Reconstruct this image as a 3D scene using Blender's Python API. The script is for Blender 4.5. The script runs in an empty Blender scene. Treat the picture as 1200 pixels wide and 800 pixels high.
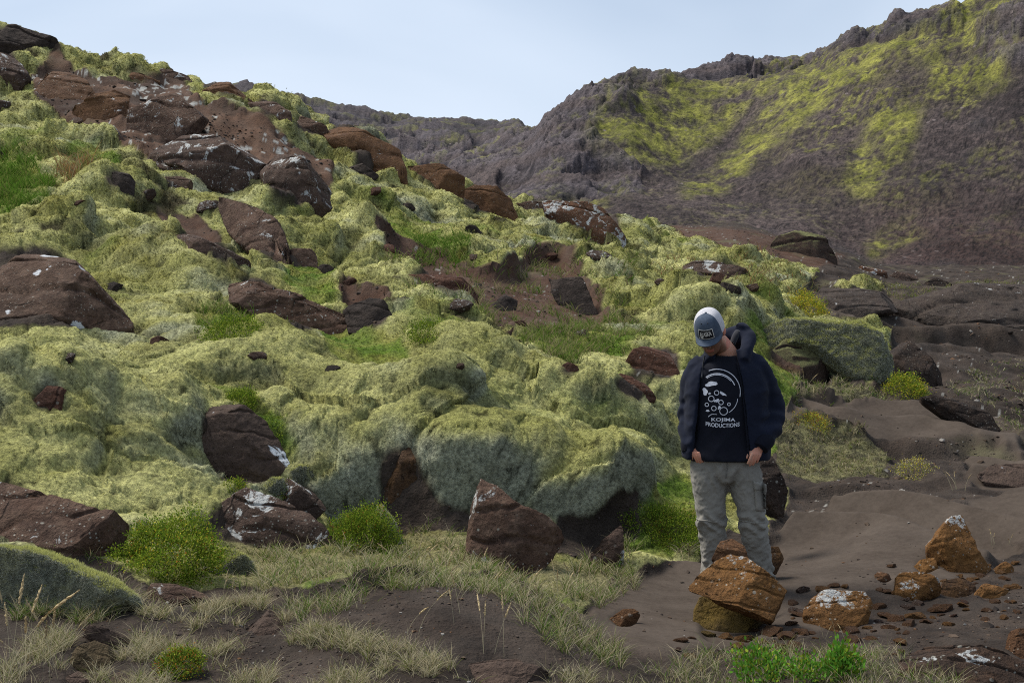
import bpy, bmesh, math, random
import numpy as np
from mathutils import Vector, Matrix
from mathutils.bvhtree import BVHTree

RNG = np.random.default_rng(7)
R = math.radians
scene = bpy.context.scene
COL = scene.collection

# ------------------------------------------------------------------ camera
F = 1500.0                      # focal length in pixels of the 1200 wide photograph
EYE = 1.65
PITCH = math.atan(35.0 / F)     # looking slightly down
CP, SP = math.cos(PITCH), math.sin(PITCH)
cam_d = bpy.data.cameras.new('camera')
cam = bpy.data.objects.new('camera', cam_d)
COL.objects.link(cam)
cam.location = (0, 0, EYE)
cam.rotation_euler = (math.pi / 2 - PITCH, 0, 0)
cam_d.sensor_width = 36.0
cam_d.lens = 36.0 * F / 1200.0
cam_d.clip_start = 0.05
cam_d.clip_end = 6000
scene.camera = cam


def ray(px, py):
    """direction of a photograph pixel with unit forward (y) component"""
    a = (np.asarray(px, float) - 600) / F
    b = -(np.asarray(py, float) - 400) / F
    x = a
    y = CP + b * SP
    z = -SP + b * CP
    return x / y, z / y


def at(px, py, d):
    """world point seen at a pixel at forward distance d"""
    rx, rz = ray(px, py)
    return np.array([rx * d, d, EYE + rz * d])


def project(x, y, z):
    z = z - EYE
    yc = y * CP - z * SP
    zc = y * SP + z * CP
    return 600 + F * x / yc, 400 - F * zc / yc


# ------------------------------------------------------------------ noise (numpy)
_perm = np.random.default_rng(3).permutation(512)
_perm = np.concatenate([_perm, _perm, _perm]).astype(np.int32)
_g = np.random.default_rng(4).normal(size=(512, 3))
_g /= np.linalg.norm(_g, axis=1)[:, None]
_u = np.random.default_rng(5).random((512, 3))


def pn(x, y, z=0.0):
    x, y, z = np.broadcast_arrays(np.asarray(x, float), np.asarray(y, float), np.asarray(z, float))
    xi, yi, zi = np.floor(x), np.floor(y), np.floor(z)
    xf, yf, zf = x - xi, y - yi, z - zi
    xi, yi, zi = xi.astype(np.int64) & 511, yi.astype(np.int64) & 511, zi.astype(np.int64) & 511
    f = lambda t: t * t * t * (t * (t * 6 - 15) + 10)
    u, v, w = f(xf), f(yf), f(zf)
    out = 0
    for dx in (0, 1):
        for dy in (0, 1):
            for dz in (0, 1):
                h = _perm[_perm[_perm[xi + dx] + yi + dy] + zi + dz]
                g = _g[h]
                dot = g[..., 0] * (xf - dx) + g[..., 1] * (yf - dy) + g[..., 2] * (zf - dz)
                out = out + dot * (u if dx else 1 - u) * (v if dy else 1 - v) * (w if dz else 1 - w)
    return out * 1.5


def fbm(x, y, z=0.0, oct=4, gain=0.5, lac=2.03):
    s, a, t = 0, 1.0, 0
    for i in range(oct):
        s = s + a * pn(x + 17.3 * i, y - 9.1 * i, z + 5.7 * i)
        t += a
        a *= gain
        x, y, z = x * lac, y * lac, np.asarray(z) * lac
    return s / t


def ridged(x, y, z=0.0, oct=5, gain=0.55, lac=2.1):
    s, a, t = 0, 1.0, 0
    for i in range(oct):
        n = 1 - np.abs(pn(x + 31.7 * i, y + 11.9 * i, z + 3.1 * i)) * 2
        s = s + a * n
        t += a
        a *= gain
        x, y, z = x * lac, y * lac, np.asarray(z) * lac
    return s / t


def worley(x, y):
    xi, yi = np.floor(x), np.floor(y)
    f1 = np.full(x.shape, 9.0)
    f2 = np.full(x.shape, 9.0)
    cid = np.zeros(x.shape)
    for dx in (-1, 0, 1):
        for dy in (-1, 0, 1):
            cx, cy = xi + dx, yi + dy
            h = _perm[_perm[cx.astype(np.int64) & 511] + (cy.astype(np.int64) & 511)]
            d = np.hypot(cx + _u[h, 0] - x, cy + _u[h, 1] - y)
            closer = d < f1
            f2 = np.where(closer, f1, np.minimum(f2, d))
            cid = np.where(closer, _u[h, 2], cid)
            f1 = np.where(closer, d, f1)
    return f1, f2, cid


def worley3(x, y, z):
    xi, yi, zi = np.floor(x), np.floor(y), np.floor(z)
    ix, iy, iz = xi.astype(np.int32) & 511, yi.astype(np.int32) & 511, zi.astype(np.int32) & 511
    f1 = np.full(x.shape, 9.0, np.float32)
    cid = np.zeros(x.shape, np.float32)
    U = _u.astype(np.float32)
    fx, fy, fz = (x - xi).astype(np.float32), (y - yi).astype(np.float32), (z - zi).astype(np.float32)
    for dx in (-1, 0, 1):
        for dy in (-1, 0, 1):
            hxy = _perm[_perm[(ix + dx) & 511] + ((iy + dy) & 511)]
            for dz in (-1, 0, 1):
                h = _perm[hxy + ((iz + dz) & 511)]
                d = (dx + U[h, 0] - fx) ** 2 + (dy + U[h, 1] - fy) ** 2 + (dz + U[_perm[h], 2] - fz) ** 2
                c = d < f1
                f1 = np.where(c, d, f1)
                cid = np.where(c, U[h, 2], cid)
    return np.sqrt(f1), cid


def sstep(a, b, x):
    t = np.clip((x - a) / (b - a), 0, 1)
    return t * t * (3 - 2 * t)


def lerp(a, b, t):
    return a + (b - a) * t


def inpoly(px, py, poly):
    poly = np.asarray(poly, float)
    ins = np.zeros(px.shape, bool)
    x0, y0 = poly[:, 0].min(), poly[:, 1].min()
    x1, y1 = poly[:, 0].max(), poly[:, 1].max()
    sel = (px >= x0) & (px <= x1) & (py >= y0) & (py <= y1)
    p, q = px[sel], py[sel]
    r = np.zeros(p.shape, bool)
    n = len(poly)
    for i in range(n):
        xa, ya = poly[i]
        xb, yb = poly[(i + 1) % n]
        if ya == yb:
            continue
        c = ((ya > q) != (yb > q)) & (p < (xb - xa) * (q - ya) / (yb - ya) + xa)
        r ^= c
    ins[sel] = r
    return ins


def srgb(r, g, b):
    f = lambda c: (c / 255 / 12.92) if c / 255 <= 0.04045 else ((c / 255 + 0.055) / 1.055) ** 2.4
    return np.array([f(r), f(g), f(b)])


# ------------------------------------------------------------------ mesh helpers
def raw_mesh(name, co, tris=None, quads=None, colors=None, smooth=True):
    me = bpy.data.meshes.new(name)
    co = np.ascontiguousarray(co, dtype=np.float32)
    nt = 0 if tris is None else len(tris)
    nq = 0 if quads is None else len(quads)
    me.vertices.add(len(co))
    me.vertices.foreach_set('co', co.ravel())
    loops = []
    if nt:
        loops.append(np.asarray(tris, np.int32).ravel())
    if nq:
        loops.append(np.asarray(quads, np.int32).ravel())
    loops = np.concatenate(loops)
    me.loops.add(len(loops))
    me.loops.foreach_set('vertex_index', loops)
    starts = np.concatenate([np.arange(nt) * 3, nt * 3 + np.arange(nq) * 4]).astype(np.int32)
    me.polygons.add(nt + nq)
    me.polygons.foreach_set('loop_start', starts)
    if colors is not None:
        a = me.color_attributes.new('Col', 'FLOAT_COLOR', 'POINT')
        c = np.ones((len(co), 4), np.float32)
        c[:, :colors.shape[1]] = colors
        a.data.foreach_set('color', c.ravel())
    me.update(calc_edges=True)
    me.validate()
    me.polygons.foreach_set('use_smooth', np.full(nt + nq, smooth, bool))
    return me


def link(name, me, mat=None, parent=None, label=None, cat=None, group=None, kind=None, loc=None):
    o = bpy.data.objects.new(name, me)
    COL.objects.link(o)
    if mat is not None and me is not None:
        me.materials.clear()
        for m in (mat if isinstance(mat, (list, tuple)) else [mat]):
            me.materials.append(m)
    if parent is not None:
        o.parent = parent
    if loc is not None:
        o.location = loc
    if label:
        o['label'] = label
    if cat:
        o['category'] = cat
    if group:
        o['group'] = group
    if kind:
        o['kind'] = kind
    return o


# ------------------------------------------------------------------ node helpers
class NT:
    def __init__(self, name):
        self.mat = bpy.data.materials.new(name)
        self.mat.use_nodes = True
        self.t = self.mat.node_tree
        self.n = self.t.nodes
        self.n.clear()
        self.out = self.n.new('ShaderNodeOutputMaterial')
        self.coord = self.n.new('ShaderNodeTexCoord')

    def add(self, kind, **kw):
        nd = self.n.new(kind)
        for k, v in kw.items():
            setattr(nd, k, v)
        return nd

    def lk(self, a, b):
        self.t.links.new(a, b)

    def sock(self, s, v):
        if hasattr(v, 'is_output'):
            self.lk(v, s)
        else:
            s.default_value = v

    def noise(self, vec, scale, detail=5, rough=0.55, dist=0.0):
        nd = self.add('ShaderNodeTexNoise')
        self.lk(vec, nd.inputs['Vector'])
        nd.inputs['Scale'].default_value = scale
        nd.inputs['Detail'].default_value = detail
        nd.inputs['Roughness'].default_value = rough
        nd.inputs['Distortion'].default_value = dist
        return nd.outputs['Fac']

    def vor(self, vec, scale, feature='F1', out='Distance', rand=1.0):
        nd = self.add('ShaderNodeTexVoronoi', feature=feature)
        self.lk(vec, nd.inputs['Vector'])
        nd.inputs['Scale'].default_value = scale
        nd.inputs['Randomness'].default_value = rand
        return nd.outputs[out]

    def add_noise_vec(self, vec):
        nd = self.add('ShaderNodeTexNoise')
        self.lk(vec, nd.inputs['Vector'])
        nd.inputs['Scale'].default_value = 3.0
        nd.inputs['Detail'].default_value = 3
        return nd.outputs['Color']

    def ramp(self, fac, stops, interp='LINEAR'):
        nd = self.add('ShaderNodeValToRGB')
        cr = nd.color_ramp
        cr.interpolation = interp
        while len(cr.elements) > 1:
            cr.elements.remove(cr.elements[-1])
        for i, (p, c) in enumerate(stops):
            e = cr.elements[0] if i == 0 else cr.elements.new(p)
            e.position = p
            if np.isscalar(c):
                c = (c, c, c)
            e.color = (c[0], c[1], c[2], 1)
        self.sock(nd.inputs['Fac'], fac)
        return nd.outputs['Color']

    def mix(self, fac, a, b, blend='MIX'):
        nd = self.add('ShaderNodeMix', data_type='RGBA', blend_type=blend)
        self.sock(nd.inputs[0], fac)
        for s, v in ((nd.inputs[6], a), (nd.inputs[7], b)):
            if hasattr(v, 'is_output'):
                self.lk(v, s)
            else:
                s.default_value = (v[0], v[1], v[2], 1)
        return nd.outputs[2]

    def math(self, op, a, b=0.5, clamp=False):
        nd = self.add('ShaderNodeMath', operation=op, use_clamp=clamp)
        self.sock(nd.inputs[0], a)
        self.sock(nd.inputs[1], b)
        return nd.outputs[0]

    def attr(self, name='Col'):
        nd = self.add('ShaderNodeAttribute', attribute_name=name)
        return nd

    def bump(self, h, strength=0.5, dist=0.02, normal=None):
        nd = self.add('ShaderNodeBump')
        nd.inputs['Strength'].default_value = strength
        nd.inputs['Distance'].default_value = dist
        self.lk(h, nd.inputs['Height'])
        if normal is not None:
            self.lk(normal, nd.inputs['Normal'])
        return nd.outputs['Normal']

    def principled(self, color, rough=0.9, normal=None, spec=0.2, **kw):
        b = self.add('ShaderNodeBsdfPrincipled')
        if hasattr(color, 'is_output'):
            self.lk(color, b.inputs['Base Color'])
        else:
            b.inputs['Base Color'].default_value = (color[0], color[1], color[2], 1)
        self.sock(b.inputs['Roughness'], rough)
        b.inputs['Specular IOR Level'].default_value = spec
        if normal is not None:
            self.lk(normal, b.inputs['Normal'])
        for k, v in kw.items():
            self.sock(b.inputs[k], v)
        self.lk(b.outputs[0], self.out.inputs[0])
        return b


# ------------------------------------------------------------------ light and sky
SUN_EL, SUN_AZ = R(56), R(-62)      # high, from the left and a little beyond the hill
world = bpy.data.worlds.new('World')
scene.world = world
world.use_nodes = True
wt = world.node_tree
for n in list(wt.nodes):
    wt.nodes.remove(n)
wo = wt.nodes.new('ShaderNodeOutputWorld')
bg = wt.nodes.new('ShaderNodeBackground')
sky = wt.nodes.new('ShaderNodeTexSky')
sky.sky_type = 'NISHITA'
sky.sun_disc = False
sky.sun_elevation = SUN_EL
sky.sun_rotation = SUN_AZ
sky.air_density = 1.0
sky.dust_density = 1.4
sky.ozone_density = 1.6
# thin high cloud veil over the blue
tc = wt.nodes.new('ShaderNodeTexCoord')
mp = wt.nodes.new('ShaderNodeMapping')
mp.inputs['Scale'].default_value = (1.0, 1.0, 3.0)
nz = wt.nodes.new('ShaderNodeTexNoise')
nz.inputs['Scale'].default_value = 1.7
nz.inputs['Detail'].default_value = 4
nz.inputs['Roughness'].default_value = 0.45
nz.inputs['Distortion'].default_value = 0.6
mr = wt.nodes.new('ShaderNodeMapRange')
mr.inputs['From Min'].default_value = 0.3
mr.inputs['From Max'].default_value = 0.7
mr.inputs['To Min'].default_value = 0.15
mr.inputs['To Max'].default_value = 0.95
mx = wt.nodes.new('ShaderNodeMix')
mx.data_type = 'RGBA'
wt.links.new(tc.outputs['Generated'], mp.inputs['Vector'])
wt.links.new(mp.outputs['Vector'], nz.inputs['Vector'])
wt.links.new(nz.outputs['Fac'], mr.inputs['Value'])
wt.links.new(mr.outputs['Result'], mx.inputs[0])
wt.links.new(sky.outputs['Color'], mx.inputs[6])
mx.inputs[7].default_value = (6.5, 7.45, 8.8, 1)
wt.links.new(mx.outputs[2], bg.inputs['Color'])
bg.inputs['Strength'].default_value = 0.116
wt.links.new(bg.outputs[0], wo.inputs['Surface'])

sun_d = bpy.data.lights.new('sun', 'SUN')
sun_d.energy = 5.0
sun_d.angle = R(24)
sun_d.color = (1.0, 0.95, 0.87)
sun = bpy.data.objects.new('sun', sun_d)
COL.objects.link(sun)
sun.location = (0, 0, 60)
sdir = Vector((math.sin(SUN_AZ) * math.cos(SUN_EL), math.cos(SUN_AZ) * math.cos(SUN_EL), math.sin(SUN_EL)))
sun.rotation_euler = sdir.to_track_quat('Z', 'Y').to_euler()

scene.view_settings.view_transform = 'Standard'
scene.view_settings.look = 'None'
scene.view_settings.exposure = 0
scene.view_settings.gamma = 1
scene.cycles.max_bounces = 6
scene.cycles.diffuse_bounces = 3
scene.cycles.transparent_max_bounces = 8
scene.cycles.use_denoising = False
scene.cycles.filter_width = 1.05
# ------------------------------------------------------------------ lofted tubes
def ring(c, a, b, n=28, e=2.0):
    t = np.linspace(0, 2 * np.pi, n, endpoint=False)
    ct, st = np.cos(t), np.sin(t)
    x = np.sign(ct) * np.abs(ct) ** (2 / e)
    y = np.sign(st) * np.abs(st) ** (2 / e)
    return np.asarray(c, float) + x[:, None] * np.asarray(a, float) + y[:, None] * np.asarray(b, float)


def loft(rings, cap=True):
    n = len(rings[0])
    V = np.concatenate(rings)
    Q = []
    for k in range(len(rings) - 1):
        i = np.arange(n)
        Q.append(np.stack([k * n + i, k * n + (i + 1) % n, (k + 1) * n + (i + 1) % n, (k + 1) * n + i], 1))
    Q = np.concatenate(Q)
    T_ = None
    if cap:
        m = len(V)
        V = np.concatenate([V, rings[0].mean(0)[None], rings[-1].mean(0)[None]])
        i = np.arange(n)
        b = (len(rings) - 1) * n
        T_ = np.concatenate([np.stack([np.full(n, m), (i + 1) % n, i], 1), np.stack([np.full(n, m + 1), b + i, b + (i + 1) % n], 1)])
    return V, Q, T_


def catmull(P, k=6):
    P = np.asarray(P, float)
    out = []
    for i in range(len(P) - 1):
        p0, p1, p2, p3 = P[max(i - 1, 0)], P[i], P[i + 1], P[min(i + 2, len(P) - 1)]
        for j in range(k):
            t = j / k
            out.append(.5 * (2 * p1 + (p2 - p0) * t + (2 * p0 - 5 * p1 + 4 * p2 - p3) * t * t + (3 * p1 - 3 * p2 + p3 - p0) * t ** 3))
    out.append(P[-1])
    return np.array(out)


def tube(path, k=6, n=20, flat=1.0):
    """path rows: x y z radius [radius2]; cross sections follow the path"""
    P = catmull(np.asarray(path, float), k)
    c = P[:, :3]
    tg = np.gradient(c, axis=0)
    tg /= np.linalg.norm(tg, axis=1)[:, None] + 1e-9
    ref = np.array([0, -1.0, 0]) if abs(tg[:, 1]).mean() < .8 else np.array([0, 0, 1.0])
    rs = []
    for i in range(len(P)):
        a = np.cross(tg[i], ref); a /= np.linalg.norm(a) + 1e-9
        b = np.cross(tg[i], a)
        r1 = P[i, 3]; r2 = P[i, 4] if P.shape[1] > 4 else r1 * flat
        rs.append(ring(c[i], a * r1, b * r2, n))
    return loft(rs)


def column(rows, k=5, n=36, e=2.2):
    """rows: z cx cy rx ry, horizontal sections"""
    P = catmull(np.asarray(rows, float), k)
    return loft([ring((p[1], p[2], p[0]), (p[3], 0, 0), (0, p[4], 0), n, e) for p in P])


# ------------------------------------------------------------------ the near terrain: profiles (distance, screen height) per bearing
NEAR = {
 -500: [(3,1080),(4.6,800),(6.3,650),(7.5,580),(9,430),(12,330),(16,250),(22,120),(28,0),(35,-40),(45,40),(62,150)],
 0:    [(3,1050),(4.6,800),(5.5,730),(6.3,665),(7.2,600),(8.2,540),(9,470),(10,410),(12,365),(14,320),(17,250),(20,190),(24,110),(28,50),(31,40),(36,75),(62,200)],
 150:  [(3,1050),(4.7,800),(5.6,725),(6.6,668),(7.6,615),(8.4,570),(8.9,500),(10,420),(11,395),(13,350),(16,280),(19,215),(21,180),(23,125),(26,92),(28,82),(33,115),(62,220)],
 300:  [(3,1040),(4.8,800),(5.6,735),(6.6,688),(7.8,645),(8.8,592),(9.2,510),(10.3,440),(11.5,400),(13.5,360),(16,310),(19,250),(22,190),(24,140),(27,118),(32,145),(62,240)],
 400:  [(3,1040),(4.8,800),(5.5,725),(6.3,688),(7.5,658),(8.7,622),(9.1,540),(9.7,470),(11,420),(13,385),(16,335),(20,270),(24,210),(27,168),(29,156),(34,185),(62,250)],
 520:  [(3,1050),(4.8,805),(5.5,725),(6.0,690),(6.8,682),(7.8,655),(8.65,618),(9.0,520),(9.8,462),(11,425),(13,385),(16,345),(20,295),(25,245),(29,218),(33,235),(62,290)],
 620:  [(3,1050),(4.9,808),(5.5,738),(6.2,706),(7.2,692),(8.2,655),(8.8,618),(9.15,540),(10,490),(11.5,450),(13,420),(16,370),(20,320),(26,275),(32,246),(38,255),(62,275)],
 720:  [(3,1080),(5.2,800),(6,765),(6.8,722),(8,674),(8.75,640),(9.2,562),(10.5,500),(12,460),(15,400),(19,350),(25,300),(33,264),(40,270),(62,282)],
 800:  [(3,1120),(5.5,803),(6.5,742),(7.8,690),(8.7,655),(9.4,595),(10.5,540),(12,490),(14,430),(17,380),(22,335),(30,297),(40,275),(50,264),(62,266)],
 860:  [(3,1130),(5.6,803),(6.6,742),(7.8,690),(9,642),(10,602),(11.5,560),(13,515),(15,445),(18,388),(22,345),(30,302),(42,272),(55,260),(62,264)],
 950:  [(3,1120),(5.4,803),(6.6,744),(7.8,686),(9.3,634),(11,592),(12.5,558),(14,505),(16,468),(19,430),(21,388),(24,362),(30,337),(38,302),(48,284),(62,292)],
 1050: [(3,1110),(5.2,810),(6.6,744),(7.8,684),(9.3,634),(10.5,597),(12,570),(14,522),(16.5,472),(20,430),(23,402),(27,366),(33,342),(45,320),(62,312)],
 1200: [(3,1100),(5.0,815),(6.6,738),(8,677),(9.5,630),(11,590),(13,545),(16,490),(20,440),(24,405),(28,372),(35,342),(45,322),(62,312)],
 1700: [(3,1100),(5.0,810),(6.6,735),(8,675),(9.5,628),(11,588),(13,540),(16,480),(20,425),(24,390),(28,360),(35,330),(45,315),(62,300)],
}


def profile_fn(table):
    cols = np.array(sorted(table), float)
    G = np.linspace(math.log(2.5), math.log(2000), 1600)
    rows = []
    for c in cols:
        t = table[int(c)]
        d = np.log([a for a, b in t])
        p = np.array([b for a, b in t], float)
        v = np.interp(G, d, p)
        rows.append(v)
    rows = np.array(rows)

    def fn(px, d):
        px = np.clip(px, cols[0], cols[-1])
        j = np.clip(np.searchsorted(cols, px) - 1, 0, len(cols) - 2)
        t = (px - cols[j]) / (cols[j + 1] - cols[j])
        t = lerp(t, t * t * (3 - 2 * t), 0.55)
        g = np.clip((np.log(d) - G[0]) / (G[1] - G[0]), 0, len(G) - 1.001)
        gi = g.astype(int)
        gf = g - gi
        a = rows[j, gi] * (1 - gf) + rows[j, gi + 1] * gf
        b = rows[j + 1, gi] * (1 - gf) + rows[j + 1, gi + 1] * gf
        return a * (1 - t) + b * t
    return fn


near_py = profile_fn(NEAR)


def ground_z(px, d):
    """height of the smooth ground under a bearing px at forward distance d"""
    px = np.asarray(px, float)
    d = np.asarray(d, float)
    # gentle wobble of the bearing so that edges do not run straight
    w = 1 + 0.05 * pn((px - 600) * d / F * 0.5, d * 0.5, 3.3)
    py = near_py(px, d * w)
    return EYE + ray(px, py)[1] * d


def ground_at(x, y):
    return ground_z(600 + F * x / (y * CP) , y)


def hit(px, py, dmin=3.2, dmax=62):
    """first distance at which the sight line of a pixel meets the ground"""
    ds = np.exp(np.linspace(math.log(dmin), math.log(dmax), 1500))
    z = ground_z(np.full(ds.shape, float(px)), ds)
    rz = EYE + ray(px, py)[1] * ds
    k = np.argmax(z >= rz)
    return float(ds[k]) if (z >= rz).any() else float(dmax)


# ------------------------------------------------------------------ grid
u = np.concatenate([np.arange(-460, -30, 6.0), np.arange(-30, 1230, 1.55), np.arange(1230, 1660, 6.0)])
vs = [math.log(3.0)]
while vs[-1] < math.log(62):
    d = math.exp(vs[-1])
    vs.append(vs[-1] + (0.0019 if 8.2 < d < 10.6 else 0.0032 if d < 14 else 0.0040))
v = np.exp(np.array(vs))
PX, D = np.meshgrid(u, v)
NR, NC = PX.shape
print('terrain grid', NR, NC, NR * NC)
X = (PX - 600) / F * D * 1.0
Y = D.copy()
Z = ground_z(PX, D)
PY = 400 - F * ((Y * SP + (Z - EYE) * CP) / (Y * CP - (Z - EYE) * SP))


def grid_normals(X, Y, Z):
    P = np.stack([X, Y, Z], -1)
    du = np.gradient(P, axis=1)
    dv = np.gradient(P, axis=0)
    n = np.cross(du, dv)
    return n / (np.linalg.norm(n, axis=-1, keepdims=True) + 1e-12)


# ---- zones, drawn on the ground with ragged borders
wx = PX + 16 * fbm(X * 1.3, Y * 1.3, 1.0, 4) * np.clip(12 / D, .5, 1.4) + 7 * fbm(X * 6, Y * 6, 2.0, 2)
wy = PY + 12 * fbm(X * 1.3, Y * 1.3, 7.0, 4) * np.clip(12 / D, .4, 1.4) + 5 * fbm(X * 6, Y * 6, 9.0, 2)


def zone(*polys):
    m = np.zeros(PX.shape, bool)
    for p in polys:
        m |= inpoly(wx, wy, p)
    return m.astype(float)


def blur(m, k):
    for _ in range(k):
        m = m.copy()
        m[1:-1] = (m[:-2] + 2 * m[1:-1] + m[2:]) / 4
        m[:, 1:-1] = (m[:, :-2] + 2 * m[:, 1:-1] + m[:, 2:]) / 4
    return m


def soft(m, rr, rc, n=2):
    # wide box blur, rows and columns
    for _ in range(n):
        for ax, r in ((0, rr), (1, rc)):
            p = np.concatenate([np.repeat(np.take(m, [0], ax), r + 1, ax), m, np.repeat(np.take(m, [-1], ax), r, ax)], ax)
            c = np.cumsum(p, ax)
            k = 2 * r + 1
            m = (np.take(c, np.arange(k, c.shape[ax]), ax) - np.take(c, np.arange(0, c.shape[ax] - k), ax)) / k
    return m


SOIL = [(-600,1300),(-600,650),(0,650),(100,655),(150,680),(175,692),(215,700),(262,688),(330,702),(430,690),(520,676),(590,680),(640,704),(690,716),
        (715,676),(770,668),(815,662),(850,628),(900,628),(925,588),(905,545),(915,495),(935,455),(950,420),(892,398),(925,375),(940,348),(962,322),
        (880,305),(830,292),(762,266),(735,255),(1000,230),(1900,200),(1900,1300)]
SCAR1 = [(432,285),(470,288),(505,300),(545,318),(570,330),(575,352),(560,372),(530,352),(490,332),(450,318)]
SCAR2 = [(590,330),(630,303),(660,308),(680,335),(715,378),(690,392),(640,404),(606,392),(585,365)]
SCAR3 = [(560,330),(600,330),(600,400),(575,392),(560,372)]
SCAR4 = [(180,255),(235,262),(260,290),(240,300),(205,282)]
SCAR5 = [(445,548),(486,540),(495,590),(470,612),(440,604)]
FOOT1 = [(395,612),(440,598),(500,592),(545,596),(560,612),(540,624),(470,622),(410,628)]
FOOT2 = [(650,616),(690,622),(738,596),(742,632),(700,660),(655,648)]
SCAR7 = [(40,92),(70,72),(110,100),(150,100),(205,98),(240,130),(300,140),(345,180),(386,205),(384,235),(350,250),(318,240),(300,222),(262,232),(225,222),(180,200),(150,182),(120,160),(80,150),(50,128)]
SCAR6 = [(400,350),(450,348),(470,378),(420,392),(400,372)]
soil = zone(SOIL, SCAR1, SCAR2, SCAR3, SCAR4, SCAR6, SCAR7, FOOT1, FOOT2)
# moss islands on the right-hand soil
ISL = [[(880,372),(950,372),(1000,378),(1040,395),(1046,440),(1020,462),(965,440),(930,412),(885,400)],
       [(905,505),(950,500),(1000,515),(1045,540),(1035,562),(960,570),(915,560)],
       [(935,462),(990,455),(1030,468),(1000,478),(940,476)],
       [(1046,425),(1075,440),(1085,462),(1048,462)],
       [(975,338),(1030,336),(1035,346),(985,352)],
       ]
dry = zone(ISL[1], ISL[2])
isl = zone(*ISL)
moss = np.clip(blur(np.clip((1 - soil) + isl, 0, 1), 2), 0, 1)
# grey-green grassy strip between the bank and the moss front
GRASS = [(245,650),(300,640),(400,655),(470,622),(545,600),(600,640),(640,660),(700,640),(730,640),(735,668),(700,716),(640,704),(585,680),(520,676),(430,692),(330,704),(262,690)]
grassz = blur(zone(GRASS), 3)
GREEN = [[(0,195),(35,205),(62,232),(55,262),(20,268),(-60,262),(-60,190)], [(365,385),(410,398),(470,412),(480,432),(410,440),(385,428)],
         [(760,570),(800,560),(822,600),(820,650),(770,664),(725,655),(740,610)], [(230,378),(300,372),(340,395),(300,412),(240,412)],
         [(860,398),(905,398),(940,470),(915,500),(880,470)], [(480,290),(540,296),(545,318),(490,312)],
         [(90,175),(130,180),(150,205),(120,215),(80,205)], [(600,405),(690,385),(760,400),(730,425),(640,432)],
         [(335,318),(390,330),(395,362),(365,372),(330,345)],[(225,455),(275,470),(330,505),(350,545),(330,560),(290,500)],
         [(415,255),(470,262),(520,285),(500,300),(440,280)],[(880,430),(905,470),(925,560),(900,600),(885,560)]]
green = blur(zone(*GREEN), 3)
SAND = [(905,470),(985,462),(1080,470),(1190,500),(1200,540),(1130,520),(1050,520),(960,500),(900,500)], \
       [(640,705),(720,690),(800,660),(925,622),(1000,592),(1100,590),(1700,585),(1700,640),(1200,640),(1100,690),(1000,690),(960,740),(760,765),(700,752)], \
       [(940,345),(1060,348),(1050,372),(960,388),(945,372)], \
       [(1130,545),(1250,540),(1260,580),(1150,575)]
sand = blur(zone(*SAND) * soil, 6)
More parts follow.
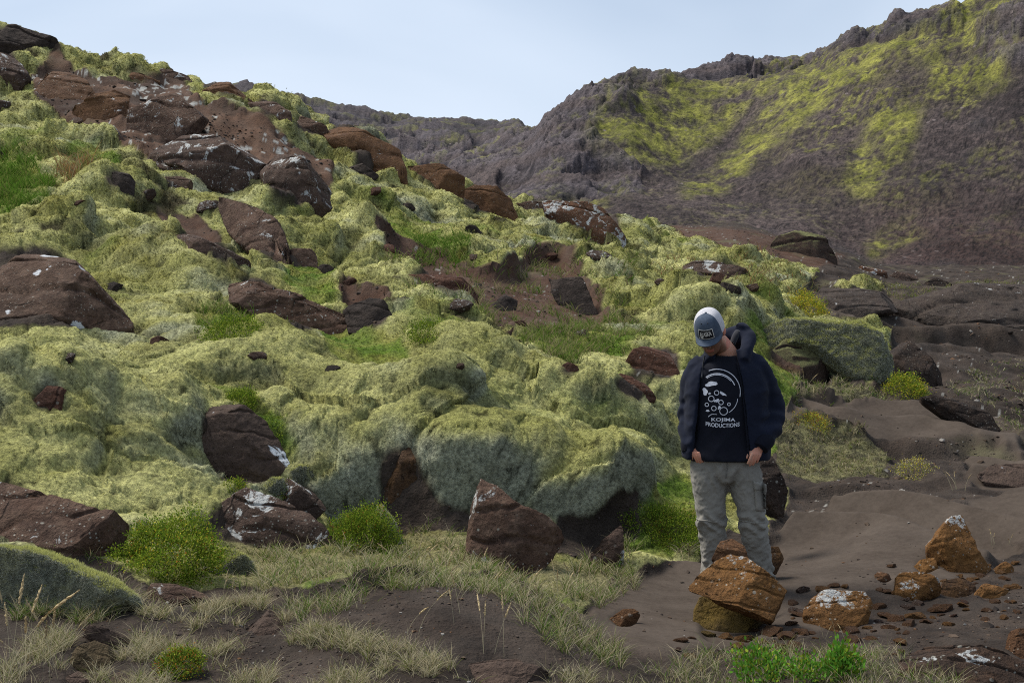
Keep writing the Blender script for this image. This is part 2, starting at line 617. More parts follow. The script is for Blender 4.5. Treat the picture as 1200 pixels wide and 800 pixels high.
# ------------------------------------------------------------------ boulders: outline as seen, leaning angle, depth factor, stone
# (name, label, category, group, outline, tilt, thickness, stone, extra)
G_CLIFF = 'rocks of the outcrop high on the mossy slope'
G_SLOPE = 'bare rocks showing through the moss'
G_ORANGE = 'rust orange boulders on the dark sand'
G_FRONT = 'dark rocks at the foot of the moss'
G_BANK = 'rocks on the sandy bank in front'
G_RIGHT = 'rocks on the dark flat beyond the man'
ROCKS = [
 # outcrop top left
 ('rock', 'dark jagged rock on the skyline at the upper left corner', G_CLIFF, [(-30,24),(2,28),(28,36),(52,42),(60,50),(48,58),(20,62),(-30,66)], 20, .8, 'dark', {}),
 ('rock', 'brown rock with a white lichen patch below the skyline corner rock', G_CLIFF, [(-25,62),(8,56),(22,70),(30,84),(16,96),(-25,98)], 20, .7, 'lichen', {}),
 ('boulder', 'rust brown slanting boulder speckled with pale lichen, leftmost of the outcrop', G_CLIFF, [(36,95),(46,74),(73,70),(93,82),(104,97),(116,110),(104,120),(76,126),(56,127)], 35, .6, 'rust', {'speck': 1}),
 ('boulder', 'squat orange block wedged under the leftmost outcrop boulder', G_CLIFF, [(78,128),(98,121),(118,108),(130,102),(146,110),(150,121),(138,136),(116,150),(86,147)], 25, .7, 'rust', {}),
 ('boulder', 'big square edged brown boulder in the middle of the outcrop', G_CLIFF, [(148,118),(160,108),(198,102),(216,110),(228,124),(236,148),(214,162),(178,170),(156,172),(148,148)], 20, .6, 'brown', {'speck': 1}),
 ('cliff_rock', 'broad shadowed rock face with white lichen under the square boulder', G_CLIFF, [(158,172),(200,162),(236,148),(278,152),(310,160),(312,192),(300,214),(262,230),(240,222),(214,196),(172,192)], 15, .5, 'lichen', {'push': .5}),
 ('cliff_rock', 'upright rock face with large white lichen patches at the right of the outcrop', G_CLIFF, [(302,178),(318,172),(340,184),(366,204),(386,214),(370,232),(352,246),(326,244),(308,220)], 15, .6, 'lichen', {}),
 ('rock', 'thin orange slab at the very top of the outcrop', G_CLIFF, [(144,88),(160,82),(184,86),(186,94),(166,99),(148,97)], 35, .6, 'rust', {}),
 ('rock', 'flat brown layered slab right of the thin orange slab', G_CLIFF, [(184,84),(206,80),(224,88),(222,96),(198,98),(186,94)], 35, .6, 'brown', {}),
 ('rock', 'layered rusty ledge under the moss brow above the broad rock face', G_CLIFF, [(232,96),(252,90),(276,98),(296,106),(288,114),(258,112),(236,108)], 30, .7, 'rust', {}),
 ('rock', 'dark wedge of rock on the brow right of the rusty ledge', G_CLIFF, [(290,118),(312,112),(340,128),(338,140),(310,136)], 30, .7, 'brown', {}),
 ('boulder', 'dark low rock in the hollow left of the broad rock face', G_CLIFF, [(115,200),(140,196),(158,204),(152,220),(124,218)], 30, .7, 'dark', {}),
 # slope
 ('boulder', 'large brown boulder with two round white lichen spots at the left edge', G_SLOPE, [(-40,282),(0,280),(44,276),(66,282),(86,296),(112,328),(134,352),(134,380),(104,391),(50,388),(-40,392)], 35, .55, 'brown', {'spots': 1}),
 ('rock_slab', 'long brown slab tilted down the middle of the slope', G_SLOPE, [(252,232),(264,225),(284,232),(306,252),(324,266),(322,284),(346,306),(336,316),(304,300),(276,272),(262,256)], 45, .5, 'brown', {}),
 ('rock_slab', 'brown slab with a pale lichen edge left of the long slab', G_SLOPE, [(196,266),(228,262),(254,280),(284,296),(288,308),(258,306),(222,288)], 45, .5, 'lichen', {}),
 ('rock_slab', 'long dark brown ledge running down right under grey moss', G_SLOPE, [(262,324),(284,314),(304,320),(330,338),(372,358),(416,374),(420,386),(392,392),(350,388),(318,366),(296,346)], 40, .5, 'brown', {'speck': 1}),
 ('rock', 'small brown rock beside the upper end of the long dark ledge', G_SLOPE, [(326,294),(346,286),(366,298),(368,310),(346,314),(328,308)], 40, .7, 'brown', {}),
 ('rock', 'dark rock in the hollow at the lower end of the long ledge', G_SLOPE, [(402,356),(426,346),(450,352),(462,372),(440,386),(412,380)], 30, .7, 'dark', {}),
 ('rock', 'reddish crumbling rock poking out of the front moss mound', G_SLOPE, [(34,458),(46,450),(66,451),(78,460),(76,474),(52,479),(36,474)], 25, .7, 'red', {}),
 ('rock', 'small brown rock in the moss above the front mound, left of centre', G_SLOPE, [(186,208),(206,204),(222,210),(220,220),(196,222)], 35, .7, 'brown', {}),
 ('rock', 'small wedge of reddish rock alone in the moss left of the brown boulder', G_SLOPE, [(650,430),(660,424),(676,429),(680,436),(664,440),(651,438)], 30, .8, 'red', {}),
 ('boulder', 'reddish brown boulder behind the left shoulder of the man', G_SLOPE, [(733,420),(742,410),(762,404),(790,402),(800,412),(802,440),(782,446),(752,440),(736,436)], 25, .6, 'red', {'speck': 1}),
 ('rock', 'low reddish rock in the moss below the reddish boulder', G_SLOPE, [(714,436),(734,438),(756,446),(768,460),(752,470),(732,462),(716,448)], 30, .7, 'red', {}),
 ('boulder', 'orange boulder on the skyline in the middle of the ridge', G_CLIFF, [(536,222),(556,215),(582,217),(598,228),(604,246),(590,256),(562,251),(538,244)], 20, .8, 'rust', {}),
 ('boulder', 'large rust boulder half covered in white lichen on the ridge', G_CLIFF, [(636,240),(660,233),(700,236),(728,246),(735,262),(732,282),(708,284),(684,272),(654,258),(640,252)], 25, .6, 'white', {}),
 ('rock', 'flat brown rock between the orange and the white lichened boulders', G_CLIFF, [(604,240),(622,234),(640,238),(640,246),(616,248)], 25, .8, 'brown', {}),
 ('boulder', 'rounded rusty boulder on the skyline at the top of the right shoulder', G_CLIFF, [(378,146),(396,138),(418,146),(436,158),(466,172),(474,188),(470,200),(444,196),(416,180),(386,168)], 25, .6, 'rust', {}),
 ('boulder', 'dark rusty boulder right of the rounded one on the falling skyline', G_CLIFF, [(476,196),(494,190),(516,196),(540,206),(540,224),(518,226),(492,214)], 25, .6, 'rust', {}),
 ('rock', 'dark boulder in the moss below the rounded skyline boulder', G_CLIFF, [(408,192),(424,188),(444,196),(440,210),(418,208)], 25, .8, 'dark', {}),
 ('rock', 'dark brown rock beside the dip in the skyline', G_CLIFF, [(340,140),(356,134),(378,146),(384,160),(362,158),(344,152)], 25, .8, 'brown', {}),
 ('rock_slab', 'thin red slab at the upper end of the earth scar', G_SLOPE, [(438,288),(452,284),(464,292),(450,296)], 40, .6, 'red', {}),
 ('rock_slab', 'broken red slab lying across the upper earth scar', G_SLOPE, [(466,316),(490,312),(530,324),(560,332),(556,342),(520,340),(480,328)], 50, .4, 'red', {}),
 ('rock', 'dark brown rock bulging from the lower earth scar', G_SLOPE, [(574,352),(590,342),(606,350),(604,364),(584,368)], 30, .8, 'dark', {}),
 ('rock', 'brown rock at the right edge of the lower earth scar', G_SLOPE, [(644,334),(668,322),(690,340),(706,366),(690,376),(662,360)], 35, .5, 'dark', {}),
 # foot of the moss, left
 ('boulder', 'smooth brown slab leaning under the moss with pale lichen on its ridge', G_FRONT, [(222,486),(236,474),(250,470),(284,486),(318,506),(322,516),(336,540),(340,556),(322,568),(288,571),(252,564),(236,530)], 12, .55, 'smooth', {'sink': .0}),
 ('boulder', 'long dark pointed slab with a white lichen splash, lying lowest of the pile', G_FRONT, [(206,614),(232,598),(262,575),(300,570),(340,585),(372,600),(392,624),(396,634),(380,643),(340,646),(296,640),(246,632)], 28, .5, 'lichen', {'sink': -.05}),
 ('rock', 'small dark rock with a white lichen stripe perched on the long pointed slab', G_FRONT, [(330,570),(338,560),(354,562),(370,574),(380,588),(366,597),(346,602),(334,590)], 25, .8, 'lichen', {'push': -.15}),
 ('boulder', 'flat dark brown slab at the left edge under the big moss mound', G_FRONT, [(-40,556),(0,556),(30,570),(70,592),(118,604),(134,618),(126,634),(96,645),(44,640),(-40,624)], 45, .5, 'brown', {'speck': 1}),
 ('boulder', 'big brown boulder speckled with lichen at the foot of the moss front', G_FRONT, [(545,604),(552,582),(574,564),(590,572),(606,588),(640,602),(659,622),(656,640),(644,652),(634,676),(612,690),(592,676),(566,640),(548,622)], 20, .55, 'brown', {'speck': 1, 'push': -.1}),
 ('rock', 'dark rock with pale lichen under the overhanging moss lobe', G_FRONT, [(694,630),(706,616),(724,618),(730,640),(724,662),(704,672),(692,656)], 15, .7, 'lichen', {'push': -.05}),
 ('rock', 'rusty earth coloured rock in the hollow of the moss front', G_FRONT, [(438,530),(452,516),(474,514),(490,524),(496,552),(512,570),(520,596),(498,608),(470,610),(444,604),(437,570)], 12, .45, 'rust2', {'sink': .6, 'cut': 1.6}),
 ('rock', 'small wet orange stone at the edge of the sand below the moss lobe', G_FRONT, [(714,722),(726,713),(742,714),(750,722),(740,733),(722,733)], 30, .8, 'rust', {}),
 # bank in front
 ('rock', 'grey brown wedge of rock with one white spot below the round green shrub', G_BANK, [(164,688),(178,680),(206,680),(238,686),(242,694),(230,702),(218,710),(186,702),(170,698)], 35, .7, 'brown', {}),
 ('rock', 'flat reddish rock with a white corner among the dry grass', G_BANK, [(282,736),(284,720),(306,712),(326,716),(336,726),(330,740),(304,744)], 40, .7, 'smooth', {}),
 ('rock', 'smooth grey brown rock lying across the bank in front of the low moss rock', G_BANK, [(92,740),(104,732),(128,738),(150,748),(160,756),(138,760),(112,752)], 35, .8, 'smooth', {}),
 ('rock', 'rounded olive brown rock below the smooth grey one', G_BANK, [(80,776),(86,758),(106,749),(128,756),(138,764),(128,778),(108,788),(88,788)], 30, .7, 'olive', {}),
 ('rock', 'brown rock cut by the lower edge of the picture, left of the other', G_BANK, [(72,806),(76,792),(90,784),(108,792),(112,806)], 30, .8, 'smooth', {}),
 ('rock', 'brown rock cut by the lower edge of the picture, right of the other', G_BANK, [(120,806),(126,794),(142,786),(156,794),(162,806)], 30, .8, 'smooth', {}),
 ('rock', 'half buried grey slab at the bottom of the sandy bank', G_BANK, [(534,790),(560,772),(600,768),(632,778),(640,792),(600,800),(556,800)], 60, .35, 'smooth', {}),
 # orange group
 ('boulder', 'big tilted orange boulder with a pale lichen crest in front of the man', G_ORANGE, [(810,680),(822,664),(838,652),(852,646),(866,652),(888,670),(910,692),(922,706),(926,722),(918,729),(896,722),(872,712),(840,698)], 20, .55, 'orange', {'d': 6.75, 'crest': 1, 'cut': .45, 'plant': 0}),
 ('boulder', 'yellow brown sand caked boulder under the big tilted orange boulder', G_ORANGE, [(817,742),(816,712),(822,698),(842,694),(872,706),(894,722),(900,740),(880,756),(846,757),(824,752)], 20, .8, 'ochre', {'d': 6.85, 'round': 1}),
 ('rock', 'dark brown rock against the heel of the man behind the orange boulder', G_ORANGE, [(890,650),(902,640),(914,640),(920,652),(912,664),(896,668),(886,664)], 15, .8, 'rust2', {'d': 8.0}),
 ('rock', 'reddish rock tip between the legs of the man and the tilted orange boulder', G_ORANGE, [(836,652),(846,634),(862,630),(874,640),(878,660),(850,664)], 15, .7, 'rust', {'d': 7.25}),
 ('boulder', 'orange boulder with lichened corners in the middle of the three front boulders', G_ORANGE, [(946,716),(952,694),(970,688),(994,690),(1018,692),(1024,706),(1018,724),(1004,738),(986,746),(962,736),(948,728)], 20, .7, 'orange', {'crest': 1}),
 ('boulder', 'tall pyramid shaped orange boulder with grey lichen down its sides', G_ORANGE, [(1096,656),(1098,634),(1108,616),(1120,604),(1132,602),(1138,620),(1144,640),(1158,654),(1164,674),(1150,684),(1128,680),(1104,670)], 12, .8, 'orange', {'crest': 1}),
 ('boulder', 'round orange boulder with a white lichen top in front of the pyramid boulder', G_ORANGE, [(1049,690),(1052,676),(1062,670),(1084,669),(1098,676),(1104,690),(1098,704),(1080,708),(1060,704)], 20, .8, 'orange', {'crest': 1}),
 ('rock', 'low brown rock in front of the pyramid boulder', G_ORANGE, [(1098,690),(1108,678),(1130,674),(1144,684),(1142,696),(1120,700),(1102,698)], 30, .8, 'rust2', {}),
 ('rock', 'orange rock touching the left side of the pyramid boulder', G_ORANGE, [(1072,664),(1082,654),(1096,652),(1100,664),(1090,670),(1076,670)], 25, .8, 'orange', {}),
 ('rock', 'square dark orange stone at the left end of the stones by the pyramid boulder', G_ORANGE, [(1026,672),(1032,668),(1044,672),(1046,680),(1030,681)], 25, .9, 'rust', {}),
 ('rock', 'orange rock with a pointed side at the far right of the pyramid boulder', G_ORANGE, [(1147,694),(1154,686),(1166,680),(1182,682),(1186,690),(1178,696),(1160,702),(1148,702)], 30, .8, 'orange', {}),
 ('rock', 'flat orange slab behind the right side of the pyramid boulder', G_ORANGE, [(1162,664),(1176,656),(1190,664),(1186,670),(1168,672)], 35, .8, 'orange', {}),
 ('rock', 'dark rusty rock cut by the right edge of the picture', G_ORANGE, [(1182,752),(1186,740),(1196,735),(1230,738),(1236,764),(1200,772),(1186,766)], 25, .8, 'rust', {}),
 ('rock_slab', 'broad dark slab with lichen tufts in the lower right corner', G_ORANGE, [(1044,756),(1064,748),(1100,748),(1140,754),(1180,764),(1240,780),(1240,830),(1150,815),(1090,790),(1052,776)], 55, .4, 'lichen2', {}),
 # right, behind the man
 ('boulder', 'dark lava rock with pale lichen at the hip of the man', G_RIGHT, [(886,560),(892,540),(906,534),(918,546),(924,566),(918,586),(902,590),(888,580)], 15, .7, 'lava', {'d': 9.0}),
 ('boulder', 'dark rough lava boulder behind the moss hump', G_RIGHT, [(1036,398),(1050,389),(1072,392),(1090,408),(1102,428),(1113,448),(1108,460),(1084,460),(1062,440),(1042,420)], 25, .7, 'lava', {}),
 ('rock_slab', 'long dark slab tilted on the sand ridge', G_RIGHT, [(1080,462),(1096,459),(1126,466),(1156,478),(1172,488),(1174,500),(1160,506),(1136,502),(1116,488),(1096,474)], 25, .8, 'lava', {'push': -.1, 'cut': 1}),
 ('boulder', 'brown crumbling earth bluff under the moss edge right of the man', G_RIGHT, [(890,404),(914,394),(950,394),(974,402),(978,424),(960,444),(926,438),(904,432)], 25, .7, 'earth', {}),
 ('boulder', 'brown rubble knoll on the ridge left of the flat', G_RIGHT, [(896,290),(914,272),(940,268),(968,276),(982,292),(978,306),(946,306),(912,304)], 30, .6, 'earth', {}),
 ('rock_slab', 'brown lichened slab at the upper edge of the moss on the right', G_RIGHT, [(800,312),(822,302),(850,302),(876,312),(880,322),(850,326),(812,324)], 40, .6, 'lichen', {}),
 ('rock_slab', 'wide dark rock shelf with a shadowed undercut at the right edge', G_RIGHT, [(1036,364),(1060,354),(1110,344),(1170,340),(1260,330),(1260,392),(1200,391),(1140,388),(1090,382),(1050,376)], 62, .22, 'shelf', {'lift': .30}),
 ('rock_slab', 'smaller dark rock shelf left of the wide one', G_RIGHT, [(944,358),(960,346),(1000,342),(1046,346),(1056,358),(1036,368),(1010,376),(966,374)], 65, .25, 'shelf', {'lift': .15}),
 ('rock', 'mossy stone on the edge of the flat in front of the far slope', G_RIGHT, [(1040,322),(1052,317),(1074,320),(1076,328),(1054,331)], 25, .8, 'lichen', {}),
 ('rock', 'dark flat stone right of the mossy one on the flat', G_RIGHT, [(1084,330),(1096,324),(1118,326),(1124,334),(1104,338),(1088,336)], 25, .8, 'lava', {}),
 ('rock', 'pale mossy stone left of the dark flat stone', G_RIGHT, [(1004,316),(1016,309),(1036,311),(1042,320),(1024,324)], 25, .8, 'white', {}),
 ('rock', 'brown rock at the right edge on the sand ridge', G_RIGHT, [(1148,556),(1170,544),(1206,540),(1240,546),(1240,574),(1190,572),(1158,566)], 45, .5, 'smooth', {}),
]
# ------------------------------------------------------------------ relief of the near ground
bf, bcid = worley3(X * 1.1 + .3 * pn(X * 2, Y * 2, Z * 2), Y * .9, Z * 1.8 + .15 * pn(X * 3, Y * 3, 1.0))
S = Y + 0.8 * Z                                     # distance measured up the slope
far = np.clip(D / 10, 0.8, 2.2)                     # cushions grow up the hill
def pillow(sc, warp, wf, sq, seed):
    w1, w2, w3 = pn(X * wf, Y * wf, Z * wf + seed), pn(X * wf + 9, Y * wf, Z * wf + seed), pn(X * wf, Y * wf + 9, Z * wf + seed)
    f, c = worley3((X + warp * w1) / sc + seed, (Y + warp * w2) / (sc * .9) + seed, (Z + warp * w3) / (sc * sq))
    return np.clip(1 - f ** 2 * 1.05, 0, 1), c


pil1, cid1 = pillow(1.15, .45, .9, .8, 3)
pil2, cid2 = pillow(.44, .16, 2.4, .8, 7)
pil3, cid3 = pillow(.17, .06, 6.0, .8, 12)
p4s = np.where(D < 13, .075, .13)
pil4 = np.clip(1 - worley3((X + .03 * pn(X * 12, Y * 12, Z * 12)) / p4s, (Y + .03 * pn(X * 12, Y * 12, Z * 12 + 7)) / p4s, Z / (p4s * .9))[0] ** 2 * 1.1, 0, 1)
big = fbm(X * .35, S * .35, 4.0, 3)
mid = fbm(X * 1.1, S * 1.1, 14.0, 3)
fine = fbm(X * 9, S * 9, Z * 9, 3)
fin2 = fbm(X * 26, S * 26, Z * 26, 2)
nearm = 1 - sstep(10.5, 13, D)
mossd = (-.10 + lerp(.24, .17, nearm) * pil1 * (.4 + cid1) + lerp(.095, .065, nearm) * pil2 * (.4 + cid2) + .022 * pil3 + lerp(.15, .24, nearm) * mid + .10 * nearm * fbm(X * .5 + .2 * mid, S * .6, 44.0, 2)) * (.75 + .5 * sstep(-.3, .4, big)) * lerp(1, 1.35, sstep(11, 16, D))
mossd = mossd * (1 - .45 * soft(green, 5, 7)) * (1 - .85 * soft(grassz, 6, 8)) * (1 - .65 * soft(dry, 5, 7))
for bx, by, br, ba in [(105,500,125,.26),(30,470,80,.12),(330,455,80,.12),(480,470,70,.10),(560,500,80,.12),(640,545,75,.14),(712,575,48,.26),(400,540,60,.12),
                       (190,310,60,.22),(130,240,60,.22),(330,250,50,.25),(250,340,60,.20),(300,420,90,.15),(470,400,70,.2),(560,440,80,.18),(680,470,70,.22),(620,330,60,.25),(780,480,60,.2),
                       (230,195,60,.3),(60,300,60,.2),(440,300,60,.25),(700,330,70,.25),(820,380,60,.3),(850,345,60,.25)]:
    bd_ = hit(bx, by, 7.5)
    bpt = at(bx, by, bd_)
    bR = br * bd_ / F
    rr_ = ((X - bpt[0]) ** 2 + (.8 * (Y - bpt[1])) ** 2 + (Z - bpt[2]) ** 2) / bR ** 2
    mossd = mossd + ba * (bd_ / 10) ** .4 * np.exp(-rr_ ** 1.5)
mossd = mossd * (1 + .25 * fbm(X * 2, Y * 2, Z * 2 + 8, 3)) + .019 * fine + .012 * fin2 + .022 * pil4 * np.where(D < 13, 1, 1.7)
hill = sstep(8.0, 10.5, D)
soild = (.10 * fbm(X * .8, Y * .8, 3.0, 4) + .035 * fbm(X * 4, Y * 4, 8.0, 3) + .012 * fbm(X * 18, Y * 18, 5.0, 2)) * (.45 + .55 * hill)
soild = soild + .05 * hill * (ridged(X * 1.6, S * 1.6, 3.0, 4) - .4) * (D > 12)
# wind-smoothed sand: long soft waves
dph = (1.5 * Y + 1.25 * X + 2.6 * fbm(X * .40, Y * .40, 1.0, 2)) / 2.2
dfr = dph - np.floor(dph)
dune = .30 * (np.where(dfr < .68, dfr / .68, (1 - dfr) / .32) ** 1.3 - .45) * sstep(7.9, 9.4, D) + .03 * fbm(X * .9, Y * 1.6, 2.0, 2) + .006 * fbm(X * 3, Y * 5, 2.0, 2) + .002 * fbm(X * 20, Y * 20, 1.0, 2)
rky = soft(zone(SCAR7), 3, 3)
soild = soild + rky * (.30 * (bcid - .35) + .10 * ridged(X * 2, Y * 2, Z * 2, 4))
# low stepped ledges on the flat
lv = 2.2 * fbm(X * .30 + .4, Y * .55, 12.0, 3) + .5 * Y * .22
lstep = np.floor(lv) + sstep(.25, .70, lv - np.floor(lv)) - lv
soild = soild + .30 * lstep * sstep(10.5, 12, D) * sstep(900, 960, PX) * (1 - .6 * sand)
cav = soft(inpoly(PX, PY, [(1030,380),(1100,386),(1200,392),(1300,394),(1300,416),(1200,412),(1040,400)]).astype(float), 1, 3)
soild = soild - .45 * cav
soild = lerp(soild, dune + .10 * lstep * sstep(10.5, 12, D), sand)
soild = soft(soild, 1, 1, 1)
grassr = .05 * fbm(X * 3.0, Y * 3.0, 2.0, 3) + .02 * fine
soild = soild * (1 - grassz) + grassr * grassz
N0 = grid_normals(soft(X, 3, 3), soft(Y, 3, 3), soft(Z, 3, 3))
N0[..., 2] = np.maximum(N0[..., 2], .05)
up = np.zeros_like(N0); up[..., 2] = 1


def relief(M, sink):
    MS = soft(M, 4, 5)
    MT = np.sqrt(np.clip(MS, 0, 1)) * sstep(.0, .5, MS)
    T = MT * mossd + (1 - M) * soild - sink
    wn = sstep(0, .6, MS)[..., None]
    ND = N0 * wn + up * (1 - wn)
    ND /= np.linalg.norm(ND, axis=-1, keepdims=True)
    return X + ND[..., 0] * T, Y + ND[..., 1] * T, Z + ND[..., 2] * T


GX, GY, GZ = relief(moss, 0)
SX, SY = project(GX, GY, GZ)


def surf0(px, py):
    col = int(np.argmin(np.abs(u - px)))
    k = np.argmax(SY[:, col] <= py)
    return float(GY[k, col])


ROCKDATA = []
for (nm, lab, grp, poly, tilt, th, stone, ex) in ROCKS:
    p = np.array(poly, float)
    if 'd' in ex:
        ROCKDATA.append(ex['d'])
        continue
    yb = lerp(p[:, 1].max(), p[:, 1].min(), 0.22)
    xs = np.clip(np.linspace(p[:, 0].min(), p[:, 0].max(), 7)[1:-1], 2, 1198)
    ROCKDATA.append(float(np.median([surf0(x_, min(yb, 796)) for x_ in xs])) + ex.get('push', 0) * .6)
rockm = np.zeros(PX.shape)
for (nm, lab, grp, poly, tilt, th, stone, ex), dd in zip(ROCKS, ROCKDATA):
    p = np.array(poly, float)
    c = p.mean(0)
    q = c + (p - c) * 0.84
    near = (D > dd * 0.8) & (D < dd * 1.4)
    rockm = np.maximum(rockm, inpoly(SX, SY, q) & near)
rockm = soft(rockm.astype(float), 2, 2)
M = np.clip(moss * (1 - .8 * rockm), 0, 1)
GX, GY, GZ = relief(np.clip(moss * (1 - .12 * rockm), 0, 1), .03 * rockm)
NF = grid_normals(GX, GY, GZ)
NB = grid_normals(soft(GX, 3, 3), soft(GY, 3, 3), soft(GZ, 3, 3))

# ------------------------------------------------------------------ colours of the ground and of the moss
C_LIME = np.array([.475, .462, .195]); C_YEL = np.array([.262, .258, .082]); C_GREY = np.array([.285, .295, .215])
C_SHADE = np.array([.035, .036, .02]); C_GREEN = np.array([.10, .185, .015]); C_RUSTV = np.array([.28, .17, .04])
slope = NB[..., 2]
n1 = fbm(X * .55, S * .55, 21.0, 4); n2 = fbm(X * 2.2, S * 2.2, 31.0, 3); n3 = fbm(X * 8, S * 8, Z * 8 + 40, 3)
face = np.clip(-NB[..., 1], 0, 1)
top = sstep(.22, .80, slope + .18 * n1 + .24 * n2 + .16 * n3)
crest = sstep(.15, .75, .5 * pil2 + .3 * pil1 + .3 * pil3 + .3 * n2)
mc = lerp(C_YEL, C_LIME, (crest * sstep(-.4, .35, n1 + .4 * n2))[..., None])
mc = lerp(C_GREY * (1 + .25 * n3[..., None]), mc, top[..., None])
pale = sstep(.06, .42, fbm(X * .8, S * .8, 55.0, 3) + .25 * n2)
mc = lerp(mc, C_GREY * 1.15, (.85 * pale)[..., None])
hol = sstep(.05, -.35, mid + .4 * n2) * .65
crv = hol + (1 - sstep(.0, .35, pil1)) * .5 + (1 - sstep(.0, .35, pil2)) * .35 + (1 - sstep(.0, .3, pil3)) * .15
mc = lerp(mc, C_SHADE, np.clip(crv * sstep(-.7, .2, n3), 0, .88)[..., None])  # shade painted into the moss colour, in hollows and under the lumps
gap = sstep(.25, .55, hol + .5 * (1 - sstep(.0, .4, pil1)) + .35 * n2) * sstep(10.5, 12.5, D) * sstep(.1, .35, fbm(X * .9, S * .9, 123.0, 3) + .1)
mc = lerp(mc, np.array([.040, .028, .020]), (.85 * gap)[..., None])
oliv = sstep(.0, .5, fbm(X * 1.3, S * 1.3, Z * 1.3 + 63.0, 4))
mc = lerp(mc, np.array([.20, .185, .045]), (.75 * oliv * top)[..., None])
mc = mc * lerp(.30, 1.18, sstep(.02, .50, pil4))[..., None]  # fine crevices between clumps shaded by darkening the colour
mc = mc * (1 + .14 * n3 + .16 * fbm(X * 3.5, S * 3.5, Z * 3.5, 3))[..., None]
gpatch = sstep(.14, .40, fbm(X * .7, S * .7, 77.0, 3) + .2 * n2)
gm = np.clip(green + .75 * gpatch * sstep(9, 12, D), 0, 1)
gcol = lerp(C_GREEN, np.array([.27, .265, .06]), sstep(-.3, .5, n2)[..., None])
gcol = lerp(gcol, C_RUSTV, (.6 * sstep(.2, .5, fbm(X * 1.9, S * 1.9, 91.0, 3)))[..., None])
mc = lerp(mc, gcol, (gm * .85)[..., None])
gz = lerp(np.array([.18, .165, .06]), np.array([.30, .27, .14]), sstep(-.4, .4, n2)[..., None])
gz = lerp(gz, C_GREEN, (.8 * sstep(.0, .4, n1 + .3 * n3))[..., None])
mc = lerp(mc, gz, grassz[..., None])
mc = lerp(mc, lerp(np.array([.075, .068, .045]), np.array([.22, .205, .10]), sstep(-.3, .4, n3 + .5 * n2)[..., None]), dry[..., None])
C_SOIL = np.array([.026, .020, .0165]); C_SOIL2 = np.array([.060, .044, .034]); C_SAND = np.array([.070, .054, .042]); C_RED = np.array([.105, .052, .032])
sc_ = lerp(C_SOIL, C_SOIL2, sstep(-.4, .5, n2 + .5 * n3)[..., None])
redz = zone(SCAR1, SCAR2, SCAR3, SCAR4, SCAR6, SCAR7, [(890,395),(960,400),(985,430),(940,450),(900,440)], [(760,262),(880,270),(990,300),(900,340),(830,300)])
sc_ = lerp(sc_, C_RED * (1 + .5 * n3[..., None]), (blur(redz, 3) * .7)[..., None])
sc_ = lerp(sc_, C_SAND * (1 + .18 * n1[..., None]), (sand * .95)[..., None])
ledge = sstep(.15, .45, fbm(X * .9, Y * .9, 61.0, 4)) * (D > 12) * (1 - sand)
sc_ = lerp(sc_, np.array([.12, .115, .055]), (ledge * .7)[..., None])
# pale gravel and lichen flecks on the soil
fl = (pn(X * 16, Y * 16, 3.0) > .50) & (fbm(X * 1.2, Y * 1.2, 33.0, 2) > .05) & (sand < .5) & (D > 10) & (slope > .86)
sc_ = np.where(fl[..., None], np.array([.30, .29, .26]), sc_)
rocky = soft(zone(SCAR7), 2, 2)
sc_ = lerp(sc_, lerp(np.array([.050, .030, .022]), np.array([.13, .072, .045]), sstep(.2, .8, bcid)[..., None]) * (1 + .5 * n3[..., None]), (rocky * .9)[..., None])
lic = (fbm(X * 5, Y * 5, Z * 5 + 3, 4) > .22) & (fbm(X * .8, Y * .8, Z * .8, 2) > -.05) & (rocky > .5) & (slope > .70)
sc_ = np.where(lic[..., None], np.array([.42, .42, .39]), sc_)
mb = sstep(.45, .85, soft(M, 1, 2))
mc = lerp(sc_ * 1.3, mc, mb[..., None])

ids = np.arange(NR * NC).reshape(NR, NC)
quads = np.stack([ids[:-1, :-1], ids[:-1, 1:], ids[1:, 1:], ids[1:, :-1]], -1).reshape(-1, 4)
mq = ((M[:-1, :-1] + M[:-1, 1:] + M[1:, 1:] + M[1:, :-1]) / 4 > .42).reshape(-1)
ALLP = np.stack([GX, GY, GZ], -1).reshape(-1, 3)


def submesh(name, q, col):
    usedv = np.zeros(NR * NC, bool)
    usedv[q.ravel()] = True
    remap = np.cumsum(usedv) - 1
    me = raw_mesh(name, ALLP[usedv], quads=remap[q], colors=col.reshape(-1, col.shape[-1])[usedv])
    return me


def sparse_pick(weight, n):
    w = weight.ravel().copy()
    c = np.cumsum(w)
    r = RNG.random(n) * c[-1]
    return np.searchsorted(c, r)


# materials
def mat_moss():
    m = NT('moss')
    a = m.attr()
    ob = m.coord.outputs['Object']
    n = m.noise(ob, 38, 3, .6)
    n2 = m.noise(ob, 9, 3, .6)
    c = m.mix(m.ramp(n, [(.30, 0), (.72, 1)]), a.outputs['Color'], (1.25, 1.25, 1.2), 'MULTIPLY')
    c2 = m.mix(m.ramp(n, [(.32, 0.45), (.62, 1.0)]), (0, 0, 0), c)
    c3 = m.mix(m.ramp(n2, [(.35, .0), (.7, .30)]), c2, (.10, .105, .06))
    bn = m.bump(m.noise(ob, 70, 4, .7), .9, .03)
    m.principled(c3, .95, bn, .05)
    return m.mat


def mat_blade(name, trans=.35):
    m = NT(name)
    a = m.attr()
    p = m.add('ShaderNodeBsdfDiffuse')
    t = m.add('ShaderNodeBsdfTranslucent')
    m.lk(a.outputs['Color'], p.inputs['Color'])
    m.lk(a.outputs['Color'], t.inputs['Color'])
    mx = m.add('ShaderNodeMixShader')
    mx.inputs[0].default_value = trans
    m.lk(p.outputs[0], mx.inputs[1])
    m.lk(t.outputs[0], mx.inputs[2])
    m.lk(mx.outputs[0], m.out.inputs[0])
    return m.mat


